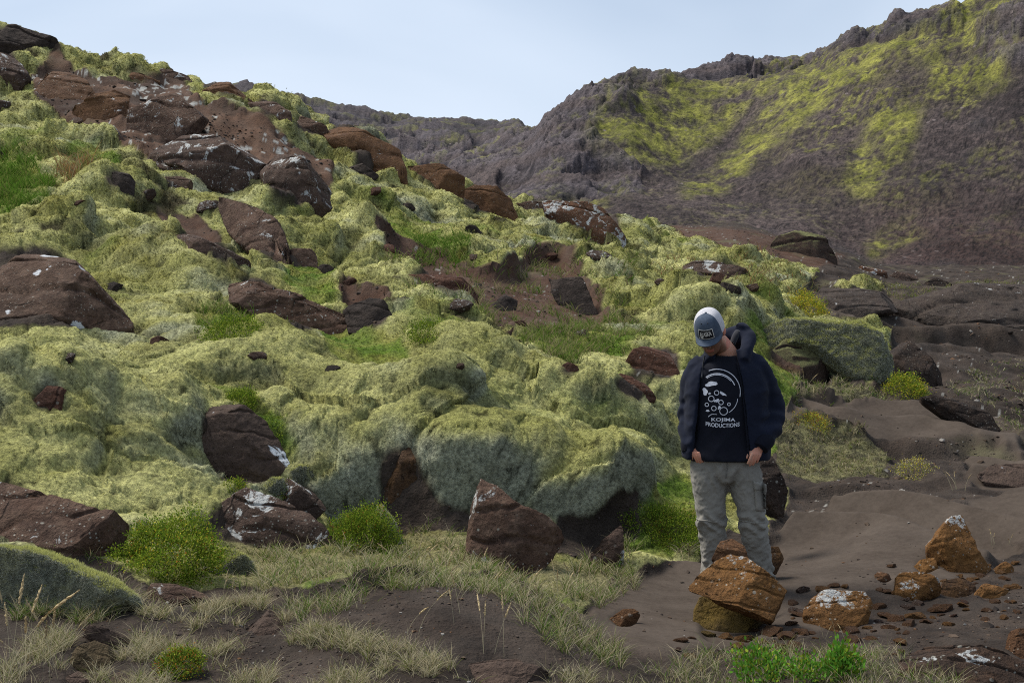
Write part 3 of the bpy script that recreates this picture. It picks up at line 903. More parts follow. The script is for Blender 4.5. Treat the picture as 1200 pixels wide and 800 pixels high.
def mat_soil():
    m = NT('soil')
    a = m.attr()
    ob = m.coord.outputs['Object']
    n = m.noise(ob, 26, 6, .7)
    n2 = m.noise(ob, 3.0, 4, .6)
    c = m.mix(m.ramp(n, [(.30, .55), (.70, 1.0)]), (0.012, .009, .007), a.outputs['Color'])
    c = m.mix(m.ramp(n2, [(.4, 0), (.75, .35)]), c, (.13, .105, .085))
    v = m.vor(ob, 60)
    gr = m.attr('grit')
    h = m.math('ADD', m.math('MULTIPLY', n, 1.0), m.math('MULTIPLY', v, .25))
    h = m.math('MULTIPLY', h, gr.outputs['Fac'])
    bn = m.bump(h, .8, .03)
    m.principled(c, .92, bn, .1)
    return m.mat


MOSS, BLADE, SOILM = mat_moss(), mat_blade('moss_fibre', .3), mat_soil()
gme = submesh('ground', quads[~mq], sc_)
usedv = np.zeros(NR * NC, bool); usedv[quads[~mq].ravel()] = True
ga = gme.attributes.new('grit', 'FLOAT', 'POINT')
ga.data.foreach_set('value', (1 - .88 * sand).reshape(-1)[usedv].astype(np.float32))
ground = link('ground', gme, SOILM, kind='structure')
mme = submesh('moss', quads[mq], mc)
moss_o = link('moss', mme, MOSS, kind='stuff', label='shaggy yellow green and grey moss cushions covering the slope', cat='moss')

# ---- fibres that make the moss shaggy
def tufts(idx, k, length, width, lift, spread, bright=(.7, 1.3), colmul=None, col=None, tipmul=1.25):
    P = ALLP[idx] + RNG.random((len(idx), 1)) * (ALLP[idx + 1] - ALLP[idx]) + RNG.random((len(idx), 1)) * (ALLP[idx + NC] - ALLP[idx]); Nn = NF.reshape(-1, 3)[idx]
    c = (mc.reshape(-1, 3)[idx] if col is None else col)
    n = len(idx)
    P = np.repeat(P, k, 0); Nn = np.repeat(Nn, k, 0); c = np.repeat(c, k, 0)
    Ls = np.repeat(length, k) * (.6 + .8 * RNG.random(n * k)); W = np.repeat(width, k)
    m = n * k
    rnd = RNG.normal(size=(m, 3))
    rnd /= np.linalg.norm(rnd, axis=1)[:, None]
    d = Nn * 1.0 + np.array([0, 0, lift]) + rnd * spread
    d /= np.linalg.norm(d, axis=1)[:, None]
    jit = RNG.normal(size=(m, 3)) * (np.repeat(length, k) * .45)[:, None]
    P = P + jit - Nn * (np.sum(jit * Nn, 1))[:, None] - Nn * .006
    side = np.cross(d, RNG.normal(size=(m, 3)))
    side /= np.linalg.norm(side, axis=1)[:, None] + 1e-9
    co = np.stack([P - side * W[:, None] * .5, P + side * W[:, None] * .5, P + d * Ls[:, None]], 1).reshape(-1, 3)
    b = lerp(bright[0], bright[1], RNG.random(m))[:, None] * np.repeat(lerp(.40, 1.50, RNG.random(n)), k)[:, None]
    cc = np.stack([c * b * .75, c * b * .75, c * b * tipmul], 1).reshape(-1, 3)
    return co, np.arange(m * 3).reshape(-1, 3), np.clip(cc, 0, .9)


view = -(NF * np.stack([GX, GY, GZ - EYE], -1)).sum(-1) / np.sqrt(GX ** 2 + GY ** 2 + (GZ - EYE) ** 2)
vis = np.clip(view + .25, .03, 1.0) * (PX > -140) * (PX < 1340) * (PY < 880)
# area on the sensor of every grid vertex
cell = np.linalg.norm(np.cross(np.gradient(np.stack([GX, GY, GZ], -1), axis=0), np.gradient(np.stack([GX, GY, GZ], -1), axis=1)), axis=-1)
wt_ = cell / D ** 2 * vis * (M > .42)
wt_ = wt_ * (PY > -60)
NT_M = 420000
wt_ = wt_ * sstep(.55, .85, soft(M, 1, 2))
wt_[-1, :] = 0
wt_[:, -1] = 0
idx = sparse_pick(wt_, NT_M)
dd_ = D.ravel()[idx]
ln = .0105 * (dd_ / 9) ** .8
wd = np.maximum(.0026, .85 * dd_ / 1280)
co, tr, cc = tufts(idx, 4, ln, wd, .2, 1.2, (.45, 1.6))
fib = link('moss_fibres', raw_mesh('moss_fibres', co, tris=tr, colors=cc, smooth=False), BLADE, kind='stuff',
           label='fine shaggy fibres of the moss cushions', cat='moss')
# ------------------------------------------------------------------ stones
def mat_rock(name, c1, c2, c3, lichen=0.0, lcol=(.44, .445, .43), speck=0.0, crest=0.0, rough=.9, grain=1.0, mossy=0.0, spots=0.0):
    m = NT(name)
    ob = m.coord.outputs['Object']
    geo = m.add('ShaderNodeNewGeometry')
    sep = m.add('ShaderNodeSeparateXYZ'); m.lk(geo.outputs['Normal'], sep.inputs[0])
    nzv = sep.outputs['Z']
    oi = m.add('ShaderNodeObjectInfo')
    mp = m.add('ShaderNodeVectorMath', operation='ADD')
    cb = m.add('ShaderNodeCombineXYZ')
    m.lk(m.math('MULTIPLY', oi.outputs['Random'], 37.0), cb.inputs[0]); m.lk(m.math('MULTIPLY', oi.outputs['Random'], 91.0), cb.inputs[1])
    m.lk(ob, mp.inputs[0]); m.lk(cb.outputs[0], mp.inputs[1])
    v = mp.outputs[0]
    n1 = m.noise(v, 2.2, 6, .6, .4); n2 = m.noise(v, 9, 6, .65); n3 = m.noise(v, 45, 5, .7)
    c = m.mix(m.ramp(n1, [(.32, 0), (.66, 1)]), c1, c2)
    c = m.mix(m.ramp(n2, [(.45, 0), (.72, .8)]), c, c3)
    c = m.mix(m.ramp(n3, [(.30, .55), (.62, 1)]), (.012, .008, .006), c)
    pit = m.ramp(m.vor(v, 30), [(.05, .35), (.22, 1)])
    c = m.mix(pit, (.012, .009, .008), c)
    if mossy:
        mm = m.math('MULTIPLY', m.ramp(nzv, [(.45, 0), (.8, 1)]), m.ramp(m.noise(v, 3.5, 5, .65), [(.5 - mossy * .2, 0), (.60 - mossy * .2, 1)]))
        c = m.mix(mm, c, (.19, .19, .08))
    if lichen:
        ln = m.noise(v, 4.2, 6, .68, .6)
        up_ = m.ramp(nzv, [(.0, .0), (.8, .05)])
        lf = m.ramp(m.math('ADD', ln, up_), [(.735 - lichen * .13, 0), (.76 - lichen * .13, 1)])
        brk = m.ramp(m.noise(v, 38, 3, .6), [(.36, 0), (.46, 1)])
        c = m.mix(m.math('MULTIPLY', lf, brk), c, lcol)
    if crest:
        ln = m.noise(v, 6.5, 6, .7, .4)
        hz = m.add('ShaderNodeSeparateXYZ'); m.lk(m.coord.outputs['Generated'], hz.inputs[0])
        e = m.math('ADD', m.math('MULTIPLY', hz.outputs['Z'], .26), m.math('MULTIPLY', ln, 1.0))
        e = m.math('ADD', e, m.math('MULTIPLY', nzv, .06))
        lf = m.ramp(e, [(.83 - .03 * crest, 0), (.86 - .03 * crest, 1)])
        brk = m.ramp(m.noise(v, 34, 4, .7), [(.42, 0), (.50, 1)])
        c = m.mix(m.math('MULTIPLY', lf, brk), c, (.42, .425, .41))
    if speck:
        sv = m.vor(v, 14)
        sn = m.noise(v, 3.0, 2, .5)
        sf = m.math('MULTIPLY', m.ramp(sv, [(.10, 1), (.17, 0)]), m.ramp(sn, [(.46, 0), (.56, 1)]))
        sv2 = m.vor(v, 34)
        sf2 = m.math('MULTIPLY', m.ramp(sv2, [(.13, 1), (.22, 0)]), m.ramp(m.noise(v, 5.0, 2, .5), [(.48, 0), (.58, 1)]))
        c = m.mix(m.math('MULTIPLY', m.math('MAXIMUM', sf, sf2), speck * .85), c, (.36, .35, .30))
    if spots:
        sv = m.vor(v, 2.6)
        sn = m.noise(v, 16, 4, .6)
        d_ = m.math('ADD', sv, m.math('MULTIPLY', sn, .22))
        c = m.mix(m.ramp(d_, [(.30, 1), (.32, 0)]), c, (.58, .60, .62))
    ck = m.ramp(m.vor(m.mix(.18, v, m.add_noise_vec(v)), 1.7, 'DISTANCE_TO_EDGE'), [(.0, .45), (.016, 1)])
    ckm = m.math('MAXIMUM', ck, m.ramp(m.noise(v, 2.0, 3, .5), [(.37, 0), (.47, 1)]))
    c = m.mix(ckm, (.010, .007, .006), c)
    h = m.math('ADD', m.math('MULTIPLY', n2, .6), m.math('ADD', m.math('MULTIPLY', n3, .28 * grain), m.math('MULTIPLY', pit, .10 * grain)))
    h = m.math('ADD', h, m.math('MULTIPLY', ckm, .35))
    bn = m.bump(h, 1.0, .08)
    m.principled(c, rough, bn, .15)
    return m.mat


BR1, BR2, BR3 = (.066, .040, .030), (.115, .068, .047), (.19, .125, .088)
ST = {
 'dark':   mat_rock('rock_dark', (.028, .022, .019), (.05, .037, .03), (.08, .06, .05), lichen=.25),
 'brown':  mat_rock('rock_brown', BR1, BR2, BR3, lichen=.6, speck=.8),
 'brown_s': mat_rock('rock_brown_speckled', BR1, (.115, .066, .044), BR3, lichen=.6, speck=1),
 'brown_d': mat_rock('rock_brown_spotted', (.062, .038, .027), (.10, .058, .038), BR3, speck=.7, spots=1, lichen=.25),
 'smooth': mat_rock('rock_smooth', (.062, .043, .034), (.088, .060, .046), (.11, .075, .056), grain=.4, lichen=.3, lcol=(.62, .64, .66)),
 'olive':  mat_rock('rock_olive', (.075, .055, .028), (.10, .07, .04), (.12, .09, .05), grain=.5),
 'lichen': mat_rock('rock_lichened', (.056, .038, .030), (.095, .060, .045), (.15, .10, .075), lichen=1.0, speck=1),
 'lichen2': mat_rock('rock_lichened_low', (.035, .025, .02), (.065, .042, .03), (.11, .06, .035), lichen=.75, speck=.8),
 'white':  mat_rock('rock_white_lichen', (.10, .05, .03), (.16, .075, .04), (.10, .07, .05), lichen=1.25, speck=1),
 'rust':   mat_rock('rock_rust', (.085, .043, .024), (.150, .075, .034), (.20, .105, .05), speck=.5, lichen=.2),
 'rust_s': mat_rock('rock_rust_speckled', (.085, .043, .024), (.130, .068, .034), (.17, .09, .05), speck=1, lichen=.25),
 'rust2':  mat_rock('rock_rust_dark', (.05, .032, .022), (.10, .055, .028), (.17, .085, .03), speck=.5, lichen=.2),
 'red':    mat_rock('rock_red', (.062, .031, .022), (.105, .048, .030), (.14, .07, .045), speck=.5, lichen=.2),
 'orange': mat_rock('rock_orange', (.115, .056, .020), (.215, .103, .032), (.29, .145, .05), speck=.7),
 'orange_c': mat_rock('rock_orange_crested', (.115, .056, .020), (.215, .103, .032), (.27, .135, .05), speck=.8, crest=1),
 'ochre':  mat_rock('rock_ochre', (.11, .070, .018), (.16, .105, .025), (.07, .05, .03), grain=.5),
 'lava':   mat_rock('rock_lava', (.030, .024, .021), (.06, .043, .035), (.10, .065, .045), lichen=.35, lcol=(.30, .30, .27), speck=.8, grain=1.6),
 'earth':  mat_rock('rock_earth', (.035, .025, .02), (.07, .045, .033), (.10, .06, .04), speck=.3, mossy=.6, grain=1.5),
 'shelf':  mat_rock('rock_shelf', (.045, .036, .031), (.075, .056, .046), (.10, .078, .06), lichen=.25, speck=.4),
}
_ico = {}


def ico(level):
    if level not in _ico:
        bm = bmesh.new()
        bmesh.ops.create_icosphere(bm, subdivisions=level, radius=1)
        v = np.array([q.co[:] for q in bm.verts])
        f = np.array([[q.index for q in p.verts] for p in bm.faces])
        bm.free()
        _ico[level] = (v, f)
    return _ico[level]


def stone_shape(uv_poly, T, seed, cut=1.0, level=5, rounded=0.0, rough=1.0):
    """a star shaped outline (u right, v up) inflated along n; faceted like broken lava"""
    rg = np.random.default_rng(seed)
    sv, sf = ico(level)
    th = np.arctan2(sv[:, 1], sv[:, 0])
    rho = np.hypot(sv[:, 0], sv[:, 1])
    best = np.zeros(len(th))
    dx, dy = np.cos(th), np.sin(th)
    n = len(uv_poly)
    for i in range(n):
        a, b = uv_poly[i], uv_poly[(i + 1) % n]
        e = b - a
        den = dx * e[1] - dy * e[0]
        den = np.where(np.abs(den) < 1e-9, 1e-9, den)
        t = (a[0] * e[1] - a[1] * e[0]) / den
        s = (a[0] * dy - a[1] * dx) / den
        ok = (s >= -1e-6) & (s <= 1 + 1e-6) & (t > 0)
        best = np.where(ok & (t > best), t, best)
    best *= 1.06
    size = np.sqrt(np.mean(best ** 2))
    best = np.where(best <= 0, size * .5, best)
    pr = .62 if rounded < .5 else .9
    r = best * rho ** pr
    p = np.stack([dx * r, dy * r, np.sign(sv[:, 2]) * np.abs(sv[:, 2]) ** (.8) * T], 1)
    # facets
    k = int(13 * cut)
    for i in range(k):
        nrm = rg.normal(size=3) * np.array([.26, .26, 1.0])
        nrm[2] = abs(nrm[2]) if rg.random() < .8 else nrm[2]
        nrm /= np.linalg.norm(nrm)
        d = p @ nrm
        lim = d.max() * rg.uniform(.45, .85)
        over = np.maximum(d - lim, 0)
        p = p - nrm * (over * .985)[:, None]
    for ax in (0, 1):
        a0, a1 = uv_poly[:, ax].min(), uv_poly[:, ax].max()
        b0, b1 = p[:, ax].min(), p[:, ax].max()
        p[:, ax] = (p[:, ax] - b0) / (b1 - b0) * (a1 - a0) * 1.02 + a0 - .01 * (a1 - a0)
    # layered breaks: the stone steps in and out along its bedding
    th0 = rg.uniform(-.5, .5)
    lay = (p[:, 1] * math.cos(th0) + p[:, 0] * math.sin(th0) * .6) / size * rg.uniform(1.6, 2.6)
    lay = lay + .35 * fbm(p[:, 0] / size * 1.2 + seed, p[:, 1] / size * 1.2, p[:, 2] / size * 1.2, 2)
    li = np.floor(lay).astype(int)
    lf = lay - li
    tab = rg.uniform(-1, 1, 64)
    st_ = lerp(tab[li % 64], tab[(li + 1) % 64], sstep(.86, .98, lf))
    amt = .055 * rough * (1 - rounded)
    p = p * (1 + amt * st_[:, None] * np.array([.5, .5, 1.6]))
    p[:, 2] -= size * .05 * (1 - rounded) * np.exp(-((lf - .92) / .06) ** 2)
    q = p / size
    off = rg.random(3) * 50
    nn = p / (np.linalg.norm(p / np.array([size, size, T]), axis=1)[:, None] + 1e-9) / np.array([size, size, T])
    nn /= np.linalg.norm(nn, axis=1)[:, None] + 1e-9
    dsp = .035 * fbm(q[:, 0] * 1.3 + off[0], q[:, 1] * 1.3 + off[1], q[:, 2] * 1.3 + off[2], 3) \
        + .045 * (ridged(q[:, 0] * 2.3 + off[1], q[:, 1] * 2.3 + off[2], q[:, 2] * 2.3 + off[0], 4) - .5) \
        + .03 * fbm(q[:, 0] * 7 + off[2], q[:, 1] * 7 + off[0], q[:, 2] * 7, 3)
    p = p + nn * (dsp * size * rough * (1 - .6 * rounded))[:, None]
    return p, sf, size


ROCKOBJ = []
for i, ((nm, lab, grp, poly, tilt, thk, stone, ex), dd) in enumerate(zip(ROCKS, ROCKDATA)):
    P = np.array(poly, float)
    c = P.mean(0)
    yb = lerp(P[:, 1].max(), P[:, 1].min(), .22)
    if ex.get('plant', 1) and nm != 'rock_slab':
        hh = np.ptp(P[:, 1])
        low = np.clip((P[:, 1] - (P[:, 1].min() + .55 * hh)) / (.45 * hh), 0, 1)
        P[:, 1] += low * .30 * hh
        P[:, 0] += (P[:, 0] - c[0]) * low * .12
    base = at(c[0], yb, dd)
    al = R(tilt)
    N_ = np.array([0, -math.cos(al), math.sin(al)])
    U_ = np.array([1.0, 0, 0]); V_ = np.array([0, math.sin(al), math.cos(al)])
    rx, rz = ray(P[:, 0], P[:, 1])
    dirs = np.stack([rx, np.ones(len(P)), rz], 1)
    cam0 = np.array([0, 0, EYE])
    t = ((base - cam0) @ N_) / (dirs @ N_)
    pts = cam0 + dirs * t[:, None]
    cen = pts.mean(0)
    uv = np.stack([(pts - cen) @ U_, (pts - cen) @ V_], 1)
    ext = np.sqrt(np.ptp(uv[:, 0]) * np.ptp(uv[:, 1]))
    T = thk * .5 * ext
    pxs = np.ptp(P[:, 0])
    level = 6 if pxs > 110 else 5 if pxs > 35 else 4
    p, sf, size = stone_shape(uv, T, 100 + i, cut=ex.get('cut', 1.2), level=level, rounded=ex.get('round', 0))
    # keep the outline where the photograph shows it: the body sits behind its front face
    wp = U_ * p[:, :1] + V_ * p[:, 1:2] + N_ * (p[:, 2:3] - T * ex.get('sink', .35 if grp in (G_ORANGE, G_BANK, G_RIGHT) else -.10 if grp == G_FRONT else .22))
    wp = wp + cen
    wp[:, 2] += ex.get('lift', 0)
    o_ = np.array([wp[:, 0].mean(), wp[:, 1].mean(), wp[:, 2].min()])
    key = stone
    if ex.get('speck') and stone + '_s' in ST:
        key = stone + '_s'
    if ex.get('spots'):
        key = 'brown_d'
    if ex.get('crest'):
        key = 'orange_c'
    cat = {'boulder': 'boulder', 'rock': 'rock', 'rock_slab': 'rock slab', 'cliff_rock': 'rock face'}[nm]
    me = raw_mesh(nm, wp - o_, tris=sf, smooth=True)
    ROCKOBJ.append(link(nm, me, ST[key], label=lab, cat=cat, group=grp, kind='thing', loc=o_))


# boulders wrapped in moss: stone, with a moss part of fibres
MOSSB = []


def fibres_on(co, tris, n, length, width, cols, name, parent, minz=-.35):
    a, b, c = co[tris[:, 0]], co[tris[:, 1]], co[tris[:, 2]]
    nr = np.cross(b - a, c - a); ar = np.linalg.norm(nr, axis=1)
    nr = nr / (ar[:, None] + 1e-12)
    w = ar * (nr[:, 2] > minz)
    k = np.searchsorted(np.cumsum(w), RNG.random(n) * w.sum())
    r1, r2 = np.sqrt(RNG.random(n))[:, None], RNG.random(n)[:, None]
    P = a[k] * (1 - r1) + b[k] * (r1 * (1 - r2)) + c[k] * (r1 * r2)
    N_ = nr[k]
    d = N_ + RNG.normal(size=(n, 3)) * .55 + np.array([0, 0, .2])
    d /= np.linalg.norm(d, axis=1)[:, None]
    s = np.cross(d, RNG.normal(size=(n, 3))); s /= np.linalg.norm(s, axis=1)[:, None]
    L = length * RNG.uniform(.5, 1.3, (n, 1))
    t = sstep(.35, .85, N_[:, 2] + .3 * fbm(P[:, 0] * 5, P[:, 1] * 5, P[:, 2] * 5, 3))
    col = lerp(np.array(cols[0]), np.array(cols[1]), t[:, None]) * RNG.uniform(.65, 1.3, (n, 1))
    V = np.stack([P - s * width / 2 - N_ * .004, P + s * width / 2 - N_ * .004, P + d * L], 1).reshape(-1, 3)
    C_ = np.stack([col * .7, col * .7, col * 1.2], 1).reshape(-1, 3)
    link(name, raw_mesh(name, V, tris=np.arange(n * 3).reshape(-1, 3), colors=np.clip(C_, 0, .9), smooth=False), BLADE, parent=parent)


def mat_mossrock():
    m = NT('moss_rock')
    ob = m.coord.outputs['Object']
    n = m.noise(ob, 30, 4, .65); n2 = m.noise(ob, 4, 5, .6)
    c = m.mix(m.ramp(n2, [(.35, 0), (.65, 1)]), (.20, .21, .16), (.30, .29, .16))
    c = m.mix(m.ramp(n, [(.3, .2), (.65, 1)]), (.03, .03, .02), c)
    m.principled(c, .95, m.bump(n, .9, .03), .05)
    return m.mat


MOSSR = mat_mossrock()
for j, (lab, poly, tilt, thk, dfix, nf) in enumerate([
    ('grey moss covered boulder in the lower left corner with dry grass hanging on it', [(-60,650),(-20,640),(30,640),(62,650),(100,664),(132,678),(152,694),(154,706),(120,722),(78,736),(20,740),(-60,740)], 25, .75, None, 42000),
    ('moss draped ledge with grey green flanks on the dark flat right of the man', [(884,392),(906,376),(946,374),(985,380),(1010,378),(1034,392),(1046,418),(1046,446),(1030,462),(1004,456),(984,436),(956,414),(920,406),(890,404)], 30, .6, None, 42000),
    ('small grey moss cushion perched on the pile of dark slabs', [(340,552),(352,545),(366,548),(370,560),(360,568),(346,566)], 20, .9, None, 4000),
    ('small grey moss cushion beside the perched dark rock', [(308,572),(318,560),(330,560),(334,574),(328,588),(312,588)], 20, .9, None, 4000),
    ('grey moss lump at the foot of the dense green shrub', [(430,600),(446,590),(462,612),(472,640),(458,650),(440,640)], 15, .7, None, 9000),
    ('dull green moss mound right of the bright shrub and below the long pointed slab', [(238,648),(262,640),(290,652),(298,668),(270,680),(240,674)], 30, .7, None, 9000),
]):
    P = np.array(poly, float); c = P.mean(0)
    yb = lerp(P[:, 1].max(), P[:, 1].min(), .22)
    dd = dfix or surf0(np.clip(c[0], 0, 1200), yb)
    al = R(tilt)
    N_ = np.array([0, -math.cos(al), math.sin(al)]); U_ = np.array([1.0, 0, 0]); V_ = np.array([0, math.sin(al), math.cos(al)])
    rx, rz = ray(P[:, 0], P[:, 1]); dirs = np.stack([rx, np.ones(len(P)), rz], 1); cam0 = np.array([0, 0, EYE])
    t = ((at(c[0], yb, dd) - cam0) @ N_) / (dirs @ N_)
    pts = cam0 + dirs * t[:, None]; cen = pts.mean(0)
    uv = np.stack([(pts - cen) @ U_, (pts - cen) @ V_], 1)
    T = thk * .5 * np.sqrt(np.ptp(uv[:, 0]) * np.ptp(uv[:, 1]))
    p, sf, size = stone_shape(uv, T, 300 + j, cut=.3, level=6 if nf > 15000 else 5, rounded=1, rough=4.2)
    wp = cen + U_ * p[:, :1] + V_ * p[:, 1:2] + N_ * (p[:, 2:3] - T * .35)
    o_ = np.array([wp[:, 0].mean(), wp[:, 1].mean(), wp[:, 2].min()])
    ob = link('mossy_boulder', raw_mesh('mossy_boulder', wp - o_, tris=sf), MOSSR, label=lab, cat='boulder', group='moss covered boulders', kind='thing', loc=o_)
    fibres_on(wp - o_, sf, nf, .016 * max(1, dd / 9), max(.0026, .8 * dd / 1280), ((.30, .31, .25), (.45, .455, .16)), 'moss', ob)
# ------------------------------------------------------------------ the mountains behind
FAR = {
 -500: [(45,420),(60,330),(120,270),(250,200),(420,130),(480,135),(760,240),(1100,300)],
 300: [(45,420),(60,335),(120,285),(250,195),(420,100),(470,118),(760,230),(1100,300)],
 340: [(45,420),(60,335),(120,285),(250,200),(420,112),(470,125),(760,230),(1100,300)],
 400: [(45,420),(60,335),(120,285),(250,200),(420,126),(470,135),(760,235),(1100,300)],
 460: [(45,420),(60,335),(120,285),(250,205),(420,137),(470,145),(760,240),(1100,300)],
 540: [(45,420),(60,335),(100,295),(160,250),(250,195),(420,140),(470,145),(760,240),(1100,300)],
 610: [(45,420),(60,335),(95,288),(130,248),(165,225),(215,190),(280,165),(420,143),(470,150),(760,240),(1100,300)],
 650: [(45,420),(60,335),(95,286),(130,246),(165,215),(190,165),(215,132),(260,140),(420,200),(1100,300)],
 695: [(45,420),(60,335),(95,284),(130,244),(160,218),(180,170),(200,128),(225,100),(270,112),(420,200),(1100,300)],
 740: [(45,420),(60,330),(95,278),(130,240),(160,212),(183,158),(208,112),(232,88),(300,110),(420,200),(1100,300)],
 795: [(45,420),(60,325),(95,276),(130,242),(165,206),(200,148),(236,89),(300,112),(420,200),(1100,300)],
 850: [(45,420),(60,322),(95,285),(135,240),(178,182),(220,122),(256,76),(310,95),(420,190),(1100,300)],
 905: [(45,420),(60,324),(90,298),(130,240),(178,165),(222,108),(254,74),(310,95),(420,190),(1100,300)],
 940: [(45,420),(60,326),(88,305),(125,240),(170,160),(215,102),(246,70),(300,85),(420,180),(1100,300)],
 1000: [(45,420),(60,328),(84,316),(112,268),(150,190),(190,108),(224,41),(280,58),(420,150),(1100,300)],
 1060: [(45,420),(60,330),(80,322),(106,276),(142,184),(180,92),(212,18),(270,30),(420,130),(1100,300)],
 1110: [(45,420),(60,330),(78,324),(100,278),(138,182),(172,88),(202,6),(260,15),(420,120),(1100,300)],
 1200: [(45,420),(60,332),(74,326),(92,286),(122,190),(152,90),(184,-10),(220,-60),(420,0),(1100,300)],
 1700: [(45,420),(60,325),(72,310),(90,260),(120,150),(150,40),(184,-80),(220,-140),(420,-20),(1100,300)],
}
FAR = {k: [((160 + (a - 70) * .62) if 70 <= a <= 320 else (a if a > 320 or a < 60 else 62), b) for a, b in t] for k, t in FAR.items()}
far_py = profile_fn(FAR)
u2 = np.concatenate([np.arange(-500, 220, 14.0), np.arange(220, 1215, 1.7), np.arange(1215, 1700, 10.0)])
v2 = [math.log(45.0)]
while v2[-1] < math.log(1100):
    d = math.exp(v2[-1])
    v2.append(v2[-1] + (.0024 if 155 < d < 285 else .008 if d < 520 else .04))
v2 = np.exp(np.array(v2))
MPX, MD = np.meshgrid(u2, v2)
print('mountain grid', MPX.shape)
MX = (MPX - 600) / F * MD
MY = MD.copy()
wob = 1 + .035 * fbm(MX * .02, MY * .02, 2.0, 3)
mpy = far_py(MPX + 10 * fbm(MX * .03, MY * .03, 5.0, 2), MD * (1 + (wob - 1) * .5))
MZ = EYE + ray(MPX, mpy)[1] * MD
MPY = mpy
amp = np.clip((MD - 130) / 40, 0, 1)
mwx = MPX + 34 * fbm(MX * .05, MY * .05, 3.0, 4) ; mwy = MPY + 24 * fbm(MX * .05, MY * .05, 13.0, 4)


def mzone(*polys):
    m = np.zeros(MPX.shape, bool)
    for p in polys:
        m |= inpoly(mwx, mwy, p)
    return blur(m.astype(float), 3)


# green patches and crags as the photograph shows them
GR = mzone([(700,120),(760,95),(800,100),(900,90),(870,130),(800,175),(750,190),(690,175)], [(600,240),(700,230),(720,250),(640,262)],
           [(1000,60),(1110,10),(1180,-30),(1200,-30),(1190,10),(1100,60),(1040,90),(960,140),(860,200),(800,240),(790,215),(880,150),(950,95)],
           [(1040,130),(1085,125),(1070,160),(1050,200),(1010,225),(980,215),(1000,170)], [(1090,60),(1190,60),(1180,100),(1100,100)],
           [(1010,270),(1070,250),(1080,265),(1020,300)], [(860,95),(930,85),(900,120),(840,150)])
GR2 = sstep(-.10, .22, fbm(MX * .06, MY * .06, 41.0, 4) + .12 * fbm(MX * .4, MY * .4, 4.0, 2)) * sstep(165, 195, MD) * (MPX > 700)
CRAG = mzone([(560,260),(600,170),(660,120),(720,84),(800,80),(850,72),(930,66),(1010,30),(1120,0),(1120,20),(1000,60),(940,90),(860,88),(800,100),(740,110),(700,150),(740,180),(760,200),(740,230),(640,250)],
             [(280,90),(620,130),(620,190),(500,230),(280,180)], [(1130,20),(1260,-40),(1260,70),(1180,80),(1140,50)])
cr = ridged(MX * .045, MY * .045, MZ * .05, 5, .45)
cr2 = ridged(MX * .16, MY * .16, MZ * .2, 5, .55)
gully = fbm((MX * .6 + MY * .15) * .05, MY * .012, 3.0, 4)
scree = fbm(MX * .9, MY * .9, 2.0, 4)
_, blk = worley3(MX / 11 + .4 * pn(MX * .2, MY * .2, MZ * .2), MY / 11 + .4 * pn(MX * .2, MY * .2, MZ * .2 + 5), MZ / 6.5)
_, blk2 = worley3(MX / 4 + .3 * pn(MX * .5, MY * .5, MZ * .5), MY / 4, MZ / 2.6)
sky_ = soft((np.abs(np.gradient(MPY, axis=0)) < .9).astype(float), 4, 4)
cr3 = ridged(MX * .45, MY * .45, MZ * .6, 4, .6)
dz = .5 * (1 - .7 * sstep(300, 400, MD)) * (cr3 - .45) * (.4 + .9 * CRAG) + CRAG * (4.2 * (cr - .5) + 1.0 * (cr2 - .5) + (1 - .75 * sky_) * (2.6 * (blk - .5) + .9 * (blk2 - .5))) * lerp(1, .45, sstep(300, 400, MD)) + (1 - CRAG) * (4.5 * gully + 1.6 * fbm(MX * .08, MY * .08, 8.0, 4) + .45 * (cr2 - .4) + .22 * scree)
MZ = MZ + dz * amp * np.clip(MD / 220, .8, 2.0)
strat = np.sin(MZ * 1.1 + 3 * fbm(MX * .03, MY * .03, 1.0, 2))
MN = grid_normals(MX, MY, MZ)
c_crag = lerp(np.array([.016, .014, .018]), np.array([.150, .126, .132]), sstep(.25, .80, .35 * cr + .35 * cr2 + .3 * cr3)[..., None])
c_crag = lerp(c_crag, np.array([.10, .072, .062]), (.45 * sstep(.1, .8, strat))[..., None])
c_scree = lerp(np.array([.055, .042, .041]), np.array([.155, .118, .108]), sstep(-.4, .5, scree + .5 * gully)[..., None])
c_scree = lerp(c_scree, np.array([.10, .055, .045]), (sstep(900, 1150, MPX) * sstep(180, 300, MPY) * .6)[..., None])
c_scree = lerp(c_scree, np.array([.055, .048, .052]), sstep(.1, .5, fbm(MX * .12, MY * .12, 66.0, 4))[..., None] * .7)
# worn olive turf and darker gullies running down the fall line
fl_ = fbm((MX * .8 + MY * .55) * .035, (MX * .5 - MY * .6) * .009, 5.0, 4)
c_scree = c_scree * (1 - .55 * sstep(.02, .35, fl_))[..., None]
c_scree = lerp(c_scree, np.array([.105, .092, .034]), (.65 * sstep(-.05, .3, fbm(MX * .05, MY * .05, 83.0, 4)) * sstep(280, 180, MPY) * sstep(820, 900, MPX) * sstep(-.3, .2, scree))[..., None])
boul = (ridged(MX * 1.3, MY * 1.3, MZ * 1.3, 2) > .78)
c_scree = np.where(boul[..., None], c_scree * .35, c_scree)
c_gr = lerp(np.array([.18, .185, .032]), np.array([.38, .37, .075]), sstep(-.35, .4, fbm(MX * .22, MY * .22, 23.0, 4))[..., None])
mcol = lerp(c_scree, c_crag, CRAG[..., None])
gmask = np.clip(soft(GR, 3, 4) * sstep(-.35, .25, fbm(MX * .16, MY * .16, 19.0, 4) + .5 * scree) * (1 - .75 * CRAG) + lerp(.30, .85, sstep(240, 120, MPY) * sstep(820, 950, MPX)) * GR2 * sstep(-.1, .35, scree + .6 * fbm(MX * .3, MY * .3, 29.0, 3)), 0, 1)
